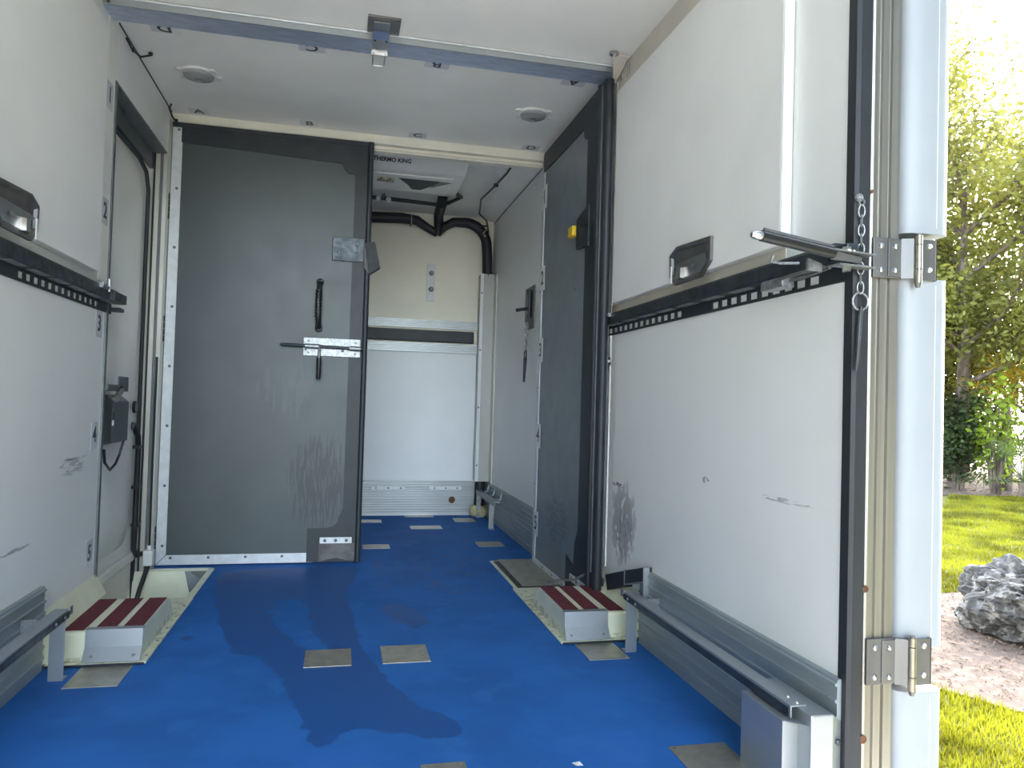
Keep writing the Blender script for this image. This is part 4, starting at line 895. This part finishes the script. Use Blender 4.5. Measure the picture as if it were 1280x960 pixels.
# trees -------------------------------------------------
def tree(name, label, base, h, spread, seed, lm, nleaf, lsz, crown0=.35, trunk_r=.16, lean=(0, 0), group='trees beyond the lawn'):
    rnd = random.Random(seed); t = thing(name, label, 'tree', base, group)
    b = Vector(base); tips = []; bark = MB()
    pts = [b+Vector((lean[0]*q*h+.12*math.sin(q*5+seed), lean[1]*q*h+.12*math.cos(q*4+seed), q*h*.72)) for q in [i/7 for i in range(8)]]
    bark.tube(pts, [trunk_r*(1-.11*i) for i in range(8)], 9)
    obj('trunk', bark, 'bark', t, smooth=True)
    br = MB()
    for i in range(16):
        q = rnd.uniform(crown0*.8, 1); j = min(6, int(q*7)); p0 = pts[j].lerp(pts[j+1], q*7-j) if q < 1 else pts[7]
        a = rnd.uniform(0, 2*PI); L_ = spread*rnd.uniform(.55, 1.0)*(1.15-.4*q); up = rnd.uniform(.25, .9)
        d1 = Vector((math.cos(a), math.sin(a), up)).normalized()
        p1 = p0+d1*L_*.5+Vector((0, 0, .1)); p2 = p0+d1*L_+Vector((rnd.uniform(-.4, .4), rnd.uniform(-.4, .4), rnd.uniform(0, .6)))
        br.tube([p0, p1, p2], [trunk_r*.38, trunk_r*.25, trunk_r*.08], 6)
        tips += [p1, p2, p1.lerp(p2, .5)]
        for k in range(4):
            s_ = p0.lerp(p2, rnd.uniform(.35, 1)); e = s_+Vector((rnd.gauss(0, .5), rnd.gauss(0, .5), rnd.gauss(.2, .4)))*spread*.35
            br.tube([s_, s_.lerp(e, .5)+Vector((0, 0, .05)), e], [trunk_r*.12, trunk_r*.08, trunk_r*.03], 4); tips += [e, s_.lerp(e, .6)]
    obj('branches', br, 'bark', t, kind='stuff')
    lf = MB(); v, f = lf.v, lf.f
    for i in range(nleaf):
        c = rnd.choice(tips); s = spread*.17
        p = c+Vector((rnd.gauss(0, s), rnd.gauss(0, s), rnd.gauss(0, s*.8)))
        a = Vector((rnd.uniform(-1, 1), rnd.uniform(-1, 1), rnd.uniform(-.9, .5))).normalized(); bb = a.cross(Vector((rnd.uniform(-1, 1), rnd.uniform(-1, 1), rnd.uniform(-1, 1)))).normalized()
        L_ = lsz*rnd.uniform(.6, 1.2); k = len(v)
        v += [p, p+a*L_*.5+bb*L_*.26, p+a*L_, p+a*L_*.5-bb*L_*.26]; f.append((k, k+1, k+2, k+3))
    obj('foliage', lf, lm, t, kind='stuff'); return t
tree('shade_tree', 'nearest sunlit tree with a forked trunk behind the lawn', (14.95, 15.5, ZG), 10.5, 3.4, 1, 'leaf', 24000, .17, .30, .2, (.02, -.01))
tree('shade_tree', 'thin tree behind the forked trunk near the palms', (19.2, 17.2, ZG), 12, 3.6, 2, 'leaf', 20000, .17, .25, .16, (.0, .02))
tree('shade_tree', 'tall pale tree rising highest over the door edge', (19.5, 21.5, ZG), 16, 4.6, 5, 'leaf', 24000, .21, .3, .22)
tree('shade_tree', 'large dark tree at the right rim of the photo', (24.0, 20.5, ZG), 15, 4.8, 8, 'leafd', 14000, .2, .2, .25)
tree('shade_tree', 'tree hidden mostly behind the white door edge', (14.0, 19.0, ZG), 12, 4, 11, 'leaf', 9000, .2, .25, .2)
def bush(name, label, base, R, n, lm, lsz, seed, group='bushes under the trees'):
    rnd = random.Random(seed); t = thing(name, label, 'bush', base, group); b = Vector(base)
    st = MB(); tips = []
    for i in range(14):
        a = rnd.uniform(0, 2*PI); e = b+Vector((math.cos(a)*R[0]*rnd.uniform(.2, .9), math.sin(a)*R[1]*rnd.uniform(.2, .9), R[2]*rnd.uniform(.45, 1)))
        st.tube([b+Vector((math.cos(a)*.08, math.sin(a)*.08, 0)), b.lerp(e, .5)+Vector((0, 0, .1)), e], [.03, .02, .008], 5); tips += [e, b.lerp(e, .6)+Vector((0, 0, .1)), b.lerp(e, .8)]
    obj('stems', st, 'bark', t, kind='stuff')
    lf = MB(); v, f = lf.v, lf.f
    for i in range(n):
        c = rnd.choice(tips); p = c+Vector((rnd.gauss(0, R[0]*.22), rnd.gauss(0, R[1]*.22), rnd.gauss(0, R[2]*.16))); p.z = max(p.z, ZG+.03)
        a = Vector((rnd.uniform(-1, 1), rnd.uniform(-1, 1), rnd.uniform(-.7, .7))).normalized(); bb = a.cross(Vector((rnd.uniform(-1, 1), rnd.uniform(-1, 1), rnd.uniform(-1, 1)))).normalized()
        L_ = lsz*rnd.uniform(.6, 1.2); k = len(v); v += [p, p+a*L_*.5+bb*L_*.3, p+a*L_, p+a*L_*.5-bb*L_*.3]; f.append((k, k+1, k+2, k+3))
    obj('foliage', lf, lm, t, kind='stuff')
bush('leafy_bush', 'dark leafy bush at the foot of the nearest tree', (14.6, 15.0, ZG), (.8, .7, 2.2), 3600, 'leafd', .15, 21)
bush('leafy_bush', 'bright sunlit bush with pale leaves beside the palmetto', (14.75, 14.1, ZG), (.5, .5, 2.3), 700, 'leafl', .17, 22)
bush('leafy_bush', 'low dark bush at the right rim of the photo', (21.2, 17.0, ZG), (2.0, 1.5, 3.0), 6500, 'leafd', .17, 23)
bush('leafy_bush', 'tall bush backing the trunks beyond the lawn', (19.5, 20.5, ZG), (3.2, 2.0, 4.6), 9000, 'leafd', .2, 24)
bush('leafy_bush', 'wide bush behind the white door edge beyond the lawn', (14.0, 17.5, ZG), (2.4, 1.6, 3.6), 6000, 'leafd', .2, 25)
def palm(name, label, base, h, nf, L_, m, seed):
    rnd = random.Random(seed); t = thing(name, label, 'palm', base, 'fan palms under the trees'); b = Vector(base)
    if h > .2: obj('trunk', MB().tube([b, b+Vector((.03, 0, h*.5)), b+Vector((0, .03, h))], [.14, .12, .10], 9), 'bark', t, smooth=True)
    top = b+Vector((0, 0, h))
    for i in range(nf):
        a = 2*PI*i/nf+rnd.uniform(-.2, .2); el = rnd.uniform(.0, 1.25); d_ = Vector((math.cos(a)*math.cos(el), math.sin(a)*math.cos(el), math.sin(el)))
        hub = top+d_*L_*.55; mb = MB().tube([top, hub], [.015, .008], 5)
        side = d_.cross(Vector((0, 0, 1))).normalized(); upv = side.cross(d_)
        for k in range(15):
            th = math.radians(-105+210*k/14); q = (d_*math.cos(th)+side*math.sin(th)).normalized(); ll = L_*.55*(1-.25*abs(th)/2)
            mid = hub+q*ll*.6; tip = hub+q*ll+Vector((0, 0, -ll*.28)); w_ = upv.cross(q).normalized()*.022
            n0 = len(mb.v); mb.v += [tuple(hub), tuple(mid+w_), tuple(tip), tuple(mid-w_)]; mb.f.append((n0, n0+1, n0+2, n0+3))
        obj('frond', mb, m, t)
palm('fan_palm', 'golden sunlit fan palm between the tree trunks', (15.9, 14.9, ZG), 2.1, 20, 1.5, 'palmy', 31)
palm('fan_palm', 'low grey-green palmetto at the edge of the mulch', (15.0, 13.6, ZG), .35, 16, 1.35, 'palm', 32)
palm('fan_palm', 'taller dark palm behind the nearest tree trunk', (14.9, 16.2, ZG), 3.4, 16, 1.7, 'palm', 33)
# unseen trees and hedge shrubs, added to block sky light behind the photographer
for b_, lb, sd_ in (((5.2, -3.5, ZG), 'added light-blocking high-crowned tree on the right of the driveway behind the photographer', 41), ((-5.0, -4.0, ZG), 'added light-blocking high-crowned tree on the left of the driveway behind the photographer', 42)):
    tree('shade_tree', lb, b_, 11, 5.6, sd_, 'leafd', 12000, .42, .78, .28, group='added light-blocking trees around the driveway')
for i_, (x_, y_) in enumerate(((-6.2, 1.5), (-6.4, -2.5), (-6.3, -6.8), (-6.6, -11.0), (6.0, -1.2), (6.3, -5.2), (6.4, -9.4))):  # added rows that cut side light reaching the near walls
    bush('light_block_shrub', 'added light-blocking hedge shrub %s, %s side of the driveway' % (('nearest the truck', 'second from the truck', 'third from the truck', 'farthest from the truck')[i_ if x_ < 0 else i_-4], 'left' if x_ < 0 else 'right'), (x_, y_, ZG), (2.0, 2.3, 7.0), 5200, 'leafd', .42, 60+i_, 'added light-blocking shrubs along the driveway')
